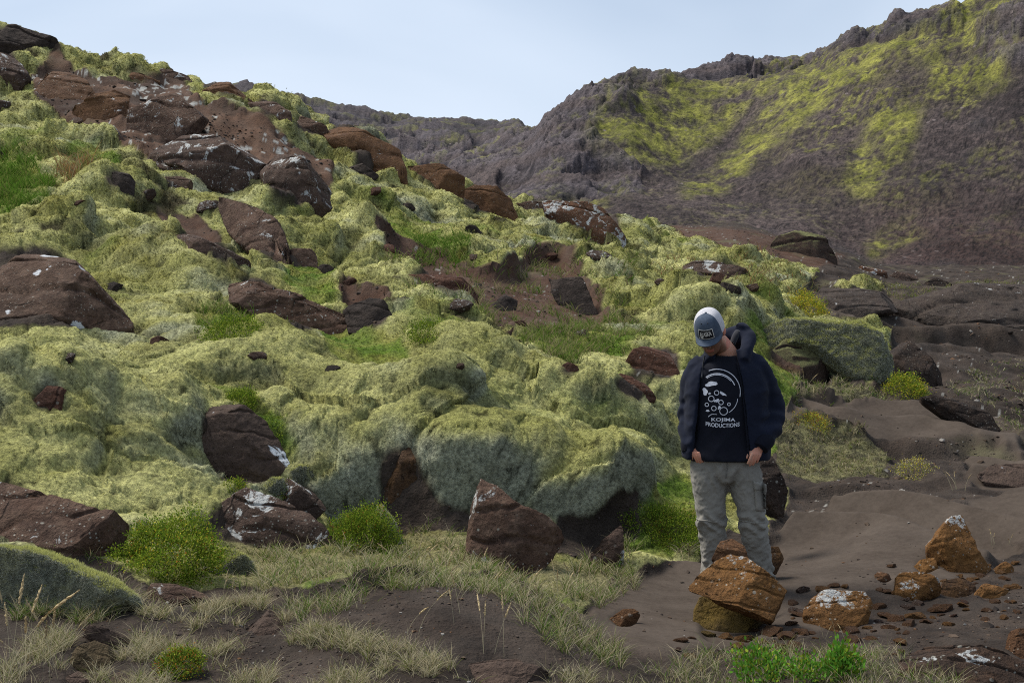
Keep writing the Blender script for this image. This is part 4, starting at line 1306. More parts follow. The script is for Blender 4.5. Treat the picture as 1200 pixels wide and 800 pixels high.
gmask = gmask * lerp(.25, 1.0, sstep(-.25, .3, fbm(MX * .5, MY * .5, MZ * .5 + 9, 4) + .25))
gmask = np.maximum(gmask, .5 * CRAG * sstep(.72, .9, MN[..., 2] + .2 * scree) * sstep(.0, .3, fbm(MX * .09, MY * .09, 71.0, 3)))
mcol = lerp(mcol, c_gr, gmask[..., None])
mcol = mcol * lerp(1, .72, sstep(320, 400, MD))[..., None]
# air light of the distance
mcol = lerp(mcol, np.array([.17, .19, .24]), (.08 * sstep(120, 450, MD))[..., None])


def mat_mountain():
    m = NT('mountain')
    a = m.attr()
    ob = m.coord.outputs['Object']
    n = m.noise(ob, 1.6, 6, .72)
    n2 = m.noise(ob, .25, 5, .6)
    c = m.mix(m.ramp(n, [(.34, .25), (.60, 1)]), (.010, .011, .013), a.outputs['Color'])
    c = m.mix(m.ramp(n2, [(.45, 0), (.8, .18)]), c, (.15, .12, .105))
    sp = m.vor(ob, 1.1)
    sp2 = m.vor(ob, .42)
    c = m.mix(m.math('MULTIPLY', m.ramp(sp, [(.14, 1), (.24, 0)]), m.ramp(m.noise(ob, .12, 3, .6), [(.45, 0), (.6, 1)])), c, (.022, .019, .021))
    c = m.mix(m.math('MULTIPLY', m.ramp(sp2, [(.10, 1), (.16, 0)]), m.ramp(m.noise(ob, .08, 3, .6), [(.5, 0), (.62, .8)])), c, (.20, .165, .155))
    bn = m.bump(n, .6, 1.0)
    m.principled(c, .95, bn, .1)
    return m.mat


mid_ = np.arange(MPX.size).reshape(MPX.shape)
mqd = np.stack([mid_[:-1, :-1], mid_[:-1, 1:], mid_[1:, 1:], mid_[1:, :-1]], -1).reshape(-1, 4)
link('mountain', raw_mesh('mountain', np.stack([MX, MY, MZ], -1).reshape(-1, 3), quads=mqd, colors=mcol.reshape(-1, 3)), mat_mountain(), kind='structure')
# wide base sheet to the horizon
gp = np.array([(-4000, -300, -14), (4000, -300, -14), (4000, 5000, -14), (-4000, 5000, -14)], float)
link('terrain', raw_mesh('terrain', gp, quads=[[0, 1, 2, 3]], colors=np.tile(C_SOIL2, (4, 1))), SOILM, kind='structure')
# ------------------------------------------------------------------ stones and gravel lying about
FLATP = ALLP.reshape(NR, NC, 3)
kdP = FLATP[:, :, :2]


def surf(px, py):
    """finished surface point under a pixel (first grid vertex along the sight line)"""
    col = int(np.argmin(np.abs(u - px)))
    gx, gy = project(FLATP[:, col, 0], FLATP[:, col, 1], FLATP[:, col, 2])
    k = np.argmax(gy <= py)
    return FLATP[k, col].copy(), D[k, col]


G_ST = 'small stones scattered between the orange boulders'
stones = [(800,752,13,'rust'),(830,745,14,'ochre'),(850,747,15,'orange'),(874,750,16,'orange'),(866,758,12,'orange'),(880,765,12,'rust'),(795,762,7,'red'),
          (905,742,22,'rust'),(925,748,20,'rust'),(940,742,16,'rust'),(918,760,13,'rust'),(934,758,16,'rust'),(1002,752,16,'rust'),(930,732,12,'rust'),(936,722,12,'rust'),
          (1028,712,14,'rust'),(1040,722,14,'rust'),(1052,726,16,'rust'),(1078,724,16,'orange'),(1104,716,18,'rust'),(1044,736,12,'rust'),(1066,732,12,'rust'),
          (1090,730,9,'rust'),(1132,706,9,'red'),(1160,716,9,'rust'),(1158,726,8,'rust'),(1180,724,10,'orange'),(1196,718,9,'rust'),(1190,690,12,'orange'),
          (1034,692,10,'rust'),(1046,664,8,'rust'),(1120,722,7,'red'),(1010,700,8,'red'),(1064,742,8,'rust'),(952,742,9,'rust'),(1150,660,9,'rust'),(1186,706,8,'rust'),
          (846,762,6,'white'),(815,770,6,'rust'),(1176,672,8,'orange'),(1192,660,9,'orange')]
rg0 = np.random.default_rng(77)
for _ in range(84):
    q = rg0.random()
    if q < .6:
        stones.append((rg0.uniform(930, 1080), rg0.uniform(688, 768), rg0.uniform(4, 15), rg0.choice(['rust', 'orange', 'rust_s', 'brown'])))
    elif q < .85:
        stones.append((rg0.uniform(1080, 1198), rg0.uniform(660, 735), rg0.uniform(4, 11), rg0.choice(['rust', 'rust_s', 'orange'])))
    else:
        stones.append((rg0.uniform(790, 930), rg0.uniform(735, 775), rg0.uniform(5, 11), rg0.choice(['rust', 'orange', 'ochre'])))
smesh = {}
for i, (px, py, w, st) in enumerate(stones):
    rg = np.random.default_rng(900 + i)
    pt, d = surf(px, py)
    k = i % 9
    if (k, st) not in smesh:
        ang = np.linspace(0, 2 * np.pi, 9, endpoint=False)
        poly = np.stack([np.cos(ang), np.sin(ang)], 1) * rg.uniform(.78, 1.1, (9, 1)) * np.array([1.0, .72])
        p, sf, size = stone_shape(poly, rg.uniform(.45, .62), 700 + k, cut=1.6, level=4, rough=1.6)
        smesh[(k, st)] = raw_mesh('stone', p, tris=sf)
        smesh[(k, st)].materials.append(ST[st])
    o = bpy.data.objects.new('stone', smesh[(k, st)])
    COL.objects.link(o)
    s = w * d / F * .85
    o.scale = (s, s, s * .95)
    o.rotation_euler = (rg.uniform(-.25, .25), rg.uniform(-.25, .25), rg.uniform(0, 6.28))
    o.location = pt + np.array([0, 0, s * .30])
    o['label'] = 'small rust brown stone lying on dark sand among the orange boulders' if st not in ('white',) else 'small white stone on the sand below the big tilted boulder'
    o['category'] = 'stone'; o['group'] = G_ST; o['kind'] = 'thing'

# small rocks poking out of the moss
SLP = [(100,150),(140,330),(180,400),(60,420),(300,420),(360,320),(420,330),(520,360),(560,300),(480,240),(640,300),(700,310),(760,330),(840,350),(90,240),(240,240),(330,205),(560,270),(610,380),(690,400),(520,440),(390,440),(820,330),(170,235),(870,340),(660,355),(440,225),(20,130)]
for i, (px, py) in enumerate(SLP):
    rg = np.random.default_rng(1500 + i)
    pt, d = surf(px + rg.uniform(-14, 14), py + rg.uniform(-8, 8))
    k = 20 + i % 7
    st = ['brown', 'dark', 'red', 'lichen'][i % 4]
    if (k, st) not in smesh:
        ang = np.linspace(0, 2 * np.pi, 9, endpoint=False)
        poly = np.stack([np.cos(ang), np.sin(ang)], 1) * rg.uniform(.7, 1.15, (9, 1)) * np.array([1.0, .62])
        p, sf, size = stone_shape(poly, .55, 1700 + k, cut=1.3, level=4, rough=1.4)
        smesh[(k, st)] = raw_mesh('rock', p, tris=sf)
        smesh[(k, st)].materials.append(ST[st])
    o = bpy.data.objects.new('rock', smesh[(k, st)])
    COL.objects.link(o)
    s = rg.uniform(9, 21) * d / F
    o.scale = (s, s, s)
    o.rotation_euler = (R(55) + rg.uniform(-.4, .4), rg.uniform(-.4, .4), rg.uniform(-.6, .6))
    o.location = pt + np.array([0, .1 * s, s * .05])
    o['label'] = 'small dark brown rock half buried in the moss of the slope'
    o['category'] = 'rock'; o['group'] = 'small rocks half buried in the moss'; o['kind'] = 'thing'

# gravel: countless chips on the bare soil
gw = cell / D ** 2 * (M < .3) * lerp(1, .12, sand) * (PX > -120) * (PX < 1320) * sstep(-.15, .4, n1 + .6 * n2)
gw[-1] = 0; gw[:, -1] = 0
gi = sparse_pick(gw, 24000)
bp = ico(1)
gv, gf = bp
m_ = len(gi)
sz = .0045 * RNG.lognormal(0, .55, m_) * np.clip(D.ravel()[gi] / 7, .6, 3)
pos = ALLP[gi] + RNG.random((m_, 1)) * (ALLP[gi + 1] - ALLP[gi]) + RNG.random((m_, 1)) * (ALLP[gi + NC] - ALLP[gi])
co = (gv[None] * (1 + .35 * RNG.normal(size=(m_, len(gv), 1))) * np.array([1, 1, .65]) * sz[:, None, None] + pos[:, None]).reshape(-1, 3)
fa = (gf[None] + (np.arange(m_) * len(gv))[:, None, None]).reshape(-1, 3)
gc = np.array([[.06, .045, .037], [.10, .07, .05], [.035, .028, .025], [.30, .28, .25], [.14, .075, .04]])[RNG.choice(5, m_, p=[.4, .22, .25, .05, .08])]
link('gravel', raw_mesh('gravel', co, tris=fa, colors=np.repeat(gc, len(gv), 0), smooth=False), SOILM, kind='stuff', label='loose dark gravel and pale chips on the soil', cat='gravel')

# ------------------------------------------------------------------ grass
def blades(pos, up_, length, width, col, lean, curl, seg=3):
    """curved tapering blades, one strip each"""
    n = len(pos)
    az = RNG.random(n) * 2 * np.pi
    h = np.stack([np.cos(az), np.sin(az), np.zeros(n)], 1)
    d = up_ + h * lean[:, None]
    d /= np.linalg.norm(d, axis=1)[:, None]
    sd = np.cross(d, RNG.normal(size=(n, 3)) * .6 + np.array([0, -1.0, 0]))
    sd /= np.linalg.norm(sd, axis=1)[:, None] + 1e-9
    vs_ = []; cs_ = []
    for k in range(seg + 1):
        t = k / seg
        c = pos + d * (length * t)[:, None] + (h * curl[:, None] - np.array([0, 0, .5]) * np.abs(curl)[:, None]) * (length * t * t)[:, None]
        w = (width * (1 - t) ** .8 * .5)[:, None]
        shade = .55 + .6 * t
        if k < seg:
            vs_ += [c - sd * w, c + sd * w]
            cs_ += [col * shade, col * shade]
        else:
            vs_ += [c]
            cs_ += [col * shade]
    V = np.stack(vs_, 1)
    nv = V.shape[1]
    C_ = np.stack(cs_, 1).reshape(-1, 3)
    b = (np.arange(n) * nv)[:, None]
    q = np.concatenate([b + np.array([[2 * k, 2 * k + 1, 2 * k + 3, 2 * k + 2]]) for k in range(seg - 1)], 0)
    t_ = b + np.array([[2 * seg - 2, 2 * seg - 1, 2 * seg]])
    return V.reshape(-1, 3), q, t_, C_


def merge(parts):
    V, Q, T_, C_ = [], [], [], []
    o = 0
    for v_, q_, t_, c_ in parts:
        V.append(v_); C_.append(c_)
        if q_ is not None and len(q_): Q.append(q_ + o)
        if t_ is not None and len(t_): T_.append(t_ + o)
        o += len(v_)
    return np.concatenate(V), (np.concatenate(Q) if Q else None), (np.concatenate(T_) if T_ else None), np.concatenate(C_)


STRAW = np.array([.50, .44, .28]); STRAW2 = np.array([.30, .25, .14]); GRN = np.array([.19, .22, .06]); GRN2 = np.array([.10, .19, .025]); RUSTG = np.array([.32, .17, .08])
wgx = PX + 14 * fbm(X * 3, Y * 3, 5.0, 3); wgy = PY + 9 * fbm(X * 3, Y * 3, 15.0, 3)


def grass_zone(poly, n, length, cols, probs, clump=.35, tall=1.0, width=1.0):
    z = inpoly(wgx, wgy, poly).astype(float)
    cl = sstep(clump - .02, clump + .25, .46 + 1.0 * fbm(X * 4.5, Y * 4.5, len(poly) * 1.7, 3))
    w = cell / D ** 1.2 * z * cl * (rockm < .3) * (1 - .75 * ((PX < 300) & (PY > 640) & (PY < 700)))
    if w.sum() <= 0:
        return None
    w[-1] = 0; w[:, -1] = 0
    gi = sparse_pick(w, int(n * .55))
    m = len(gi)
    pos = ALLP[gi] + RNG.random((m, 1)) * (ALLP[gi + 1] - ALLP[gi]) + RNG.random((m, 1)) * (ALLP[gi + NC] - ALLP[gi])
    d = D.ravel()[gi]
    # tufts: draw blades toward a shared root
    root = (np.floor(pos[:, :2] / .09) + .5 + .35 * RNG.normal(size=(m, 2)) * .6) * .09
    pos[:, :2] = lerp(pos[:, :2], root, .45)
    pos[:, 2] -= .012
    L = length * (.45 + .9 * RNG.random(m)) * (.7 + .6 * RNG.random(m))
    W = np.maximum(.0026, .75 * d / 1280) * width
    c = np.array(cols)[RNG.choice(len(cols), m, p=probs)] * RNG.uniform(.7, 1.25, (m, 1))
    up_ = np.tile([0, 0, 1.0], (m, 1)) + .25 * NB.reshape(-1, 3)[gi]
    return blades(pos, up_, L, W, c, RNG.uniform(.05, .75, m), RNG.uniform(.1, .8, m))


GP = []
dryc = ([STRAW, STRAW2, GRN], [.55, .25, .2])
mixc = ([STRAW, STRAW2, GRN, GRN2], [.35, .2, .25, .2])
for poly, n, L, (cs, ps), cl in [
    ([(296,742),(330,722),(400,742),(470,760),(530,778),(500,792),(420,768),(350,752)], 5000, .085, dryc, .30),
    ([(330,712),(430,690),(520,670),(590,682),(600,700),(520,700),(430,712),(350,728)], 5000, .10, mixc, .40),
    ([(560,680),(620,690),(680,730),(750,765),(720,785),(650,765),(600,720)], 4500, .10, mixc, .35),
    ([(245,655),(330,650),(470,625),(545,610),(600,660),(560,690),(470,690),(330,704),(262,692)], 9000, .09, mixc, .42),
    ([(0,745),(130,760),(260,720),(300,760),(280,810),(0,830)], 7500, .085, dryc, .50),
    ([(60,715),(165,700),(230,712),(300,700),(330,716),(250,730),(120,735)], 5000, .08, dryc, .42),
    ([(760,785),(830,762),(900,758),(1000,768),(1080,765),(1140,790),(1140,850),(740,850)], 9000, .085, ([STRAW, STRAW2, GRN, GRN2], [.4, .2, .25, .15]), .34),
    ([(300,770),(420,780),(560,792),(740,790),(740,840),(280,840)], 6000, .075, dryc, .50),
    ([(0,640),(110,650),(150,690),(140,730),(60,745),(0,740)], 3500, .09, mixc, .55),
    ([(905,500),(1000,512),(1045,545),(1030,566),(915,560)], 4500, .055, ([STRAW2, STRAW, GRN], [.5, .2, .3]), .40),
    ([(1100,440),(1200,420),(1230,520),(1170,500),(1110,470)], 3500, .07, mixc, .45),
    ([(920,450),(1040,455),(1040,482),(920,478)], 3000, .08, mixc, .45),
    ([(600,400),(690,380),(770,395),(730,428),(640,436)], 6000, .15, ([GRN, GRN2, STRAW2], [.45, .3, .25]), .40),
    ([(0,190),(40,200),(64,235),(50,266),(0,270)], 4500, .22, ([GRN2, GRN], [.7, .3]), .30),
    ([(66,214),(112,196),(116,236),(72,244)], 1800, .30, ([RUSTG, STRAW2, GRN], [.45, .3, .25]), .30),
    ([(225,378),(300,370),(345,395),(300,412),(236,412)], 3500, .12, ([GRN2, GRN, STRAW2], [.4, .4, .2]), .35),
    ([(680,655),(735,640),(745,690),(700,715),(650,700)], 3500, .10, mixc, .35),
    ([(480,288),(545,296),(545,318),(488,312)], 2200, .16, ([GRN2, GRN], [.6, .4]), .30),
    ([(740,330),(880,300),(960,340),(930,370),(820,360)], 4200, .16, ([GRN, STRAW2, RUSTG], [.5, .25, .25]), .45),
    ([(430,330),(600,300),(740,330),(720,400),(560,390)], 4200, .16, ([GRN, STRAW2, GRN2], [.4, .35, .25]), .52),
    ([(960,345),(1040,336),(1200,330),(1200,345),(1000,360)], 2500, .14, ([GRN, STRAW2], [.5, .5]), .55),
    ([(800,600),(826,600),(836,650),(800,662)], 1800, .10, mixc, .35),
]:
    g = grass_zone(poly, n, L, cs, ps, cl)
    if g is not None:
        GP.append(g)
v_, q_, t_, c_ = merge(GP)
GRASSM = mat_blade('grass_blade', .35)
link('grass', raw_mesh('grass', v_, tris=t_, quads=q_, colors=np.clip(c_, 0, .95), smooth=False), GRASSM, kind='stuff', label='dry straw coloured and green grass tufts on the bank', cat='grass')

# tall flowering stalks, a clump each
def seed_stalks(px, py, n, h, spread, label):
    base, d = surf(px, py)
    for _ in range(n):
        pt = base + np.array([RNG.normal() * spread, RNG.normal() * spread * .8, -.02])
        L = h * RNG.uniform(.75, 1.15, 1)
        col = STRAW * RNG.uniform(.75, 1.25, (1, 1))
        W = np.full(1, max(.0020, .6 * d / 1280))
        V, q, t, c = blades(np.zeros((1, 3)), np.array([[0, 0, 1.0]]), L, W, col, RNG.uniform(.02, .35, 1), RNG.uniform(.05, .45, 1), 5)
        root = link('grass_stalk', raw_mesh('grass_stalk', V, tris=t, quads=q, colors=np.clip(c, 0, .9), smooth=False), GRASSM, label=label, cat='grass stalk', group=label.replace('stalk', 'stalks', 1), kind='thing', loc=pt)
        a = V[10]; b = (V[8] + V[9]) / 2; c0 = (V[6] + V[7]) / 2
        # plume: a spindle along the last stretch of the stem, frayed by noise
        path = [(*lerp(c0, b, .6), W[0] * .7), (*lerp(b, a, .05), h * .011), (*lerp(b, a, .5), h * .009), (*a, .0006)]
        hv, hq, ht = tube(path, 5, 7)
        hv = hv + RNG.normal(size=hv.shape) * h * .004
        hc = np.tile(np.clip(col * np.array([1.05, .95, .85]), 0, .9), (len(hv), 1)) * RNG.uniform(.7, 1.3, (len(hv), 1))
        link('seed_head', raw_mesh('seed_head', hv, tris=ht, quads=hq, colors=np.clip(hc, 0, .9), smooth=False), GRASSM, parent=root)


for px, py, n, h, sp, lab in [
    (22,800,7,.42,.05,'tall pale grass stalk at the lower left corner'), (52,800,5,.38,.04,'tall pale grass stalk right of those in the lower left corner'),
    (268,706,4,.17,.07,'thin dry grass stalk between the two flat bank rocks'), (210,745,4,.15,.07,'thin dry grass stalk behind the olive brown rock'),
    (478,672,7,.20,.10,'feathery dry stalk under the rusty hollow of the moss front'), (540,684,8,.24,.10,'feathery dry stalk left of the big speckled boulder'),
    (600,700,6,.22,.10,'dry stalk in front of the big speckled boulder'), (420,655,5,.19,.09,'dry stalk below the dense green shrub'),
    (502,745,4,.25,.08,'single dry stalk on the dark bank face'), (575,770,4,.3,.05,'dry stalk above the half buried slab'),
    (668,705,5,.25,.06,'dry stalk on the right shoulder of the bank'), (985,748,4,.12,.05,'dry stalk in front of the lichened orange boulder'),
    (840,790,5,.12,.10,'dry stalk at the bottom edge below the big tilted boulder'), (935,462,5,.35,.12,'thin stalk on the earth bluff right of the man'),
    (1100,600,3,.1,.05,'thin stalk on the sand'), (1180,640,5,.14,.08,'pale dry stalk right of the pyramid boulder'), (1130,575,4,.22,.05,'pale stalk on the sand ridge'),
    (820,800,6,.14,.08,'dry stalk at the bottom edge left of the green herbs')]:
    if lab.startswith('thin stalk on the sand'):
        continue
    seed_stalks(px, py, n, h, sp, lab)

# ------------------------------------------------------------------ shrubs and herbs
LEAFM = mat_blade('leaf', .35)
TWIGM = NT('twig'); TWIGM.principled((.06, .035, .02), .9); TWIGM = TWIGM.mat


def shrub(px, py, w_px, h_px, label, cols, probs, leaf=.016, n=5000, upright=.3, dome=1.0, nm='shrub', cat='shrub', push=0.1):
    pt, d = surf(px, py)
    w = w_px * d / F / 2; h = h_px * d / F
    # points through the outer shell of a lumpy dome
    m = n
    dirs = RNG.normal(size=(m, 3)); dirs[:, 2] = np.abs(dirs[:, 2]) * 1.1 - .12
    dirs /= np.linalg.norm(dirs, axis=1)[:, None]
    sd = RNG.random() * 40
    lump = 1 + .75 * fbm(dirs[:, 0] * 1.7 + sd, dirs[:, 1] * 2.2, dirs[:, 2] * 2.2, 3) + .28 * fbm(dirs[:, 0] * 6 + sd, dirs[:, 1] * 6, dirs[:, 2] * 6, 2)
    r = (.55 + .45 * RNG.random(m) ** .5) * lump
    P = dirs * np.array([w * 1.1, w * .8, h * 1.25]) * r[:, None]
    P[:, 2] = P[:, 2] * .42 - .12 * h - .02
    P[:, 1] = P[:, 1] * 1.25 + push + .10 * w
    P[:, 2] += np.clip(P[:, 1], 0, None) * .55
    k = 3
    P = np.repeat(P, k, 0) + RNG.normal(size=(m * k, 3)) * leaf * .8
    dn = np.repeat(dirs, k, 0) + RNG.normal(size=(m * k, 3)) * .7 + np.array([0, 0, upright])
    dn /= np.linalg.norm(dn, axis=1)[:, None]
    s = np.cross(dn, RNG.normal(size=(m * k, 3))); s /= np.linalg.norm(s, axis=1)[:, None]
    L = leaf * .72 * RNG.uniform(.6, 1.3, (m * k, 1))
    V = np.stack([P, P + dn * L * .5 + s * L * .28, P + dn * L, P + dn * L * .5 - s * L * .28], 1).reshape(-1, 3)
    ci = np.repeat(RNG.choice(len(cols), m, p=probs), k)
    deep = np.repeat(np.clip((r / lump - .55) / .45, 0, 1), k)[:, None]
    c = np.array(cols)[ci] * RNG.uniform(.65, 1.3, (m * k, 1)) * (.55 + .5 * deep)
    C_ = np.repeat(c, 4, 0)
    Q = np.arange(m * k * 4).reshape(-1, 4)
    root = link(nm, None, label=label, cat=cat, group='low shrubs and herbs', kind='thing', loc=pt)
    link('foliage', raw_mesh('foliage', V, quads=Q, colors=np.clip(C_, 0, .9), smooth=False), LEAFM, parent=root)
    # twigs
    tw = 26
    dr = dirs[:tw] + np.array([0, 0, .2])
    V, q, t, c = blades(np.tile([0, push, -.05], (tw, 1)) + RNG.normal(size=(tw, 3)) * np.array([w * .3, w * .2, 0]), dr, np.full(tw, 1.0) * h * .9, np.full(tw, .005), np.tile([.06, .035, .02], (tw, 1)), np.full(tw, .1), np.full(tw, .1), 3)
    link('stem', raw_mesh('stem', V, quads=q, tris=t, smooth=False), TWIGM, parent=root)
    return root


LG = np.array([.15, .23, .022]); LG2 = np.array([.26, .31, .04]); LG3 = np.array([.08, .14, .02]); LY = np.array([.55, .45, .05]); LO = np.array([.32, .15, .03]); LB = np.array([.12, .29, .035])
shrub(186,672,120,72,'dense bright green shrub with a yellow sprig beside the low moss rock', [LG, LG2, LG3, LO, LY], [.42, .36, .16, .02, .04], .018, 6500)
shrub(420,648,72,84,'dense bright green shrub growing right of the long pointed slab', [LG, LG2, LG3, LO], [.45, .32, .2, .03], .017, 5500)
shrub(780,640,86,66,'green shrub filling the hollow right of the overhanging moss lobe', [LG, LG2, LG3, LO], [.42, .31, .25, .02], .017, 5200)
shrub(318,592,30,28,'little yellow green shrub on the long pointed slab', [LG2, LG, LO, LG3], [.4, .2, .2, .2], .014, 900)
shrub(256,585,24,30,'little yellow green plant in the gap left of the slabs', [LG2, LG, LY, LG3], [.4, .3, .1, .2], .016, 700)
shrub(942,366,46,38,'yellow leaved bush at the moss edge beyond the man', [LY, LG2, LG], [.5, .35, .15], .035, 1600)
shrub(975,362,24,12,'low yellowish tuft right of the yellow leaved bush', [LY, LG2, LG], [.3, .4, .3], .03, 500)
shrub(1068,462,42,34,'green and yellow bush between the moss hump and the lava boulder', [LG2, LG, LY], [.5, .3, .2], .028, 1700)
shrub(265,395,60,18,'low green shrub in the dip of the slope under the brown slabs', [LG, LG2, LG3], [.4, .3, .3], .02, 1500)
shrub(200,800,50,16,'low yellow green shrub at the lower edge among dry grass', [LG2, LG, LG3, LO], [.35, .25, .25, .15], .013, 1500)
shrub(505,398,60,16,'low green shrub on the moss in front of the earth scar', [LG, LG2, LG3], [.4, .3, .3], .02, 1200)
shrub(272,478,36,22,'green shrub strip above the smooth leaning slab', [LG, LG2, LG3], [.4, .35, .25], .016, 1400)
shrub(315,510,46,26,'green shrub strip right of the smooth leaning slab', [LG, LG2, LG3], [.4, .35, .25], .016, 1600)
shrub(900,806,56,22,'bright green herb cluster at the lower edge below the boulders', [LB, LG2, LG], [.6, .25, .15], .030, 330, 1.0, nm='herb', cat='herb')
shrub(998,800,26,36,'tall bright green herb with cut leaves at the lower edge', [LB, LG2, LG], [.7, .2, .1], .034, 220, 1.2, nm='herb', cat='herb')
shrub(955,806,36,14,'low bright green herb between the two bright herbs', [LB, LG2, LG], [.6, .25, .15], .026, 160, 1.0, nm='herb', cat='herb')
shrub(1078,560,44,10,'small cream and yellow cushion plant on the dark flat', [LY, np.array([.5, .45, .25]), LG2], [.3, .4, .3], .02, 500, nm='cushion_plant', cat='plant')
shrub(950,502,40,16,'small reddish and yellow tuft right of the man', [LY, LO, LG2], [.2, .3, .5], .02, 700, nm='cushion_plant', cat='plant')
# ------------------------------------------------------------------ the man
def ball(c, ax, n=20):
    """ellipsoid with three axis vectors"""
    c = np.asarray(c, float); ax = [np.asarray(a, float) for a in ax]
    rs = []
    for t in np.linspace(-1, 1, 11)[1:-1] * .98:
        s = math.sqrt(1 - t * t)
        rs.append(ring(c + ax[2] * t, ax[0] * s, ax[1] * s, n))
    return loft(rs)


def union(parts, voxel, smooth=3, name='tmp'):
    vs_, fs = [], []
    o = 0
    for V, Q, T_ in parts:
        vs_.append(V)
        fs += [tuple(r) for r in (Q + o).tolist()]
        if T_ is not None:
            fs += [tuple(r) for r in (T_ + o).tolist()]
        o += len(V)
    me = bpy.data.meshes.new(name)
    me.from_pydata(np.concatenate(vs_).tolist(), [], fs)
    bm = bmesh.new(); bm.from_mesh(me)
    # each closed piece gets outward normals
    bmesh.ops.recalc_face_normals(bm, faces=bm.faces)
    bm.to_mesh(me); bm.free()
    ob = bpy.data.objects.new(name, me)
    COL.objects.link(ob)
    md = ob.modifiers.new('r', 'REMESH')
    md.mode = 'VOXEL'; md.voxel_size = voxel
    dg = bpy.context.evaluated_depsgraph_get()
    dg.update()
    ev = ob.evaluated_get(dg)
    m2 = ev.to_mesh()
    nv = len(m2.vertices)
    co = np.empty(nv * 3, np.float32); m2.vertices.foreach_get('co', co); co = co.reshape(-1, 3).astype(float)
    ne = len(m2.edges)
    ed = np.empty(ne * 2, np.int32); m2.edges.foreach_get('vertices', ed); ed = ed.reshape(-1, 2)
    faces = [tuple(p.vertices) for p in m2.polygons]
    ev.to_mesh_clear()
    bpy.data.objects.remove(ob)
    bpy.data.meshes.remove(me)
    quads = np.array([f for f in faces if len(f) == 4], np.int32)
    for _ in range(smooth):
        co = lap(co, ed, .6)
    return co, quads, ed


def lap(co, ed, f):
    acc = np.zeros_like(co); cnt = np.zeros(len(co))
    for k in range(3):
        acc[:, k] = np.bincount(ed[:, 0], co[ed[:, 1], k], len(co)) + np.bincount(ed[:, 1], co[ed[:, 0], k], len(co))
    cnt = np.bincount(ed.ravel(), minlength=len(co))
    return co + f * (acc / np.maximum(cnt, 1)[:, None] - co)


def vnorm(co, q):
    n = np.cross(co[q[:, 2]] - co[q[:, 0]], co[q[:, 3]] - co[q[:, 1]])
    out = np.zeros_like(co)
    for k in range(4):
        for a in range(3):
            out[:, a] += np.bincount(q[:, k], n[:, a], len(co))
    return out / (np.linalg.norm(out, axis=1)[:, None] + 1e-12)


def cloth_mat(name, col, rough=.9, weave=420, var=.25, sheen=.2, fade=None):
    m = NT(name)
    ob = m.coord.outputs['Object']
    n = m.noise(ob, 6, 5, .6)
    n2 = m.noise(ob, weave, 2, .6)
    c = m.mix(m.ramp(n, [(.3, 0), (.7, 1)]), [x * (1 - var) for x in col], [x * (1 + var) for x in col])
    if fade is not None:
        c = m.mix(m.ramp(m.noise(ob, 30, 5, .7), [(.45, 0), (.75, .6)]), c, fade)
    c = m.mix(m.ramp(n2, [(.3, .86), (.7, 1)]), [x * .5 for x in col], c)
    bn = m.bump(n, .12, .006)
    m.principled(c, rough, bn, .15, **{'Sheen Weight': sheen})
    return m.mat


PXM = .0052
MD_ = 7.8
pz = float(np.median([surf(px_, 690)[0][2] for px_ in (835, 858, 880)]))
pbase = at(858, 690, MD_)
man_turn = R(-6)
man = link('person', None, label='man in grey cap, navy hooded jacket and grey trousers looking down with hands in pockets', cat='person', kind='thing', loc=pbase)


man.rotation_euler = (0, 0, man_turn)


def hx(px):
    return (px - 858) * PXM


def hz(py):
    return (690 - py) * PXM


# ---- head frame
yaw, pit, rol = R(13), R(38), R(-4)
fh0 = np.array([-math.sin(yaw), -math.cos(yaw), 0]); up0 = np.array([0, 0, 1.0])
Fh = math.cos(pit) * fh0 - math.sin(pit) * up0
Uh = math.sin(pit) * fh0 + math.cos(pit) * up0
Rh = np.cross(Fh, Uh)                                  # towards his right: picture left
Rh, Uh = math.cos(rol) * Rh + math.sin(rol) * Uh, math.cos(rol) * Uh - math.sin(rol) * Rh
Hc = np.array([hx(830), -.12, hz(387)])


def hp(r, f, u_):
    return Hc + Rh * r + Fh * f + Uh * u_


def sec(u_, cf, rx, fy, by=None):
    t = np.linspace(0, 2 * np.pi, 32, endpoint=False)
    c, s = np.cos(t), np.sin(t)
    by = fy if by is None else by
    f = np.where(s > 0, s * fy, s * by)
    return Hc + Uh * u_ + Fh * cf + c[:, None] * rx * Rh + f[:, None] * Fh


headrows = np.array([(-.122, .052, .022, .020, .03), (-.112, .046, .038, .038, .045), (-.092, .032, .052, .058, .06), (-.06, .016, .062, .076, .075), (-.025, .006, .069, .086, .088),
                     (.01, .0, .073, .092, .096), (.045, -.004, .075, .092, .100), (.08, -.006, .068, .082, .092), (.105, -.008, .050, .060, .070), (.119, -.01, .022, .028, .03)])
HR = catmull(headrows, 3)
head = loft([sec(*r) for r in HR])
body_parts = [head,
    ball(hp(0, .098, -.022), (Rh * .014, Fh * .018, Uh * .026)), ball(hp(0, .108, -.034), (Rh * .016, Fh * .014, Uh * .011)),
    ball(hp(0, .090, .012), (Rh * .045, Fh * .012, Uh * .012)),
    ball(hp(0, .085, -.067), (Rh * .026, Fh * .013, Uh * .007)), ball(hp(0, .083, -.078), (Rh * .022, Fh * .013, Uh * .007)),
    ball(hp(0, .075, -.108), (Rh * .022, Fh * .018, Uh * .014))]
for s in (-1, 1):
    body_parts.append(ball(hp(s * .078, -.012, -.012), (Rh * .010, Fh * .019, Uh * .033)))
    body_parts.append(ball(hp(s * .082, -.022, -.008), (Rh * .012 * 1.0 + Fh * -.006, Fh * .012, Uh * .030)))
nb = hp(0, -.035, -.07)
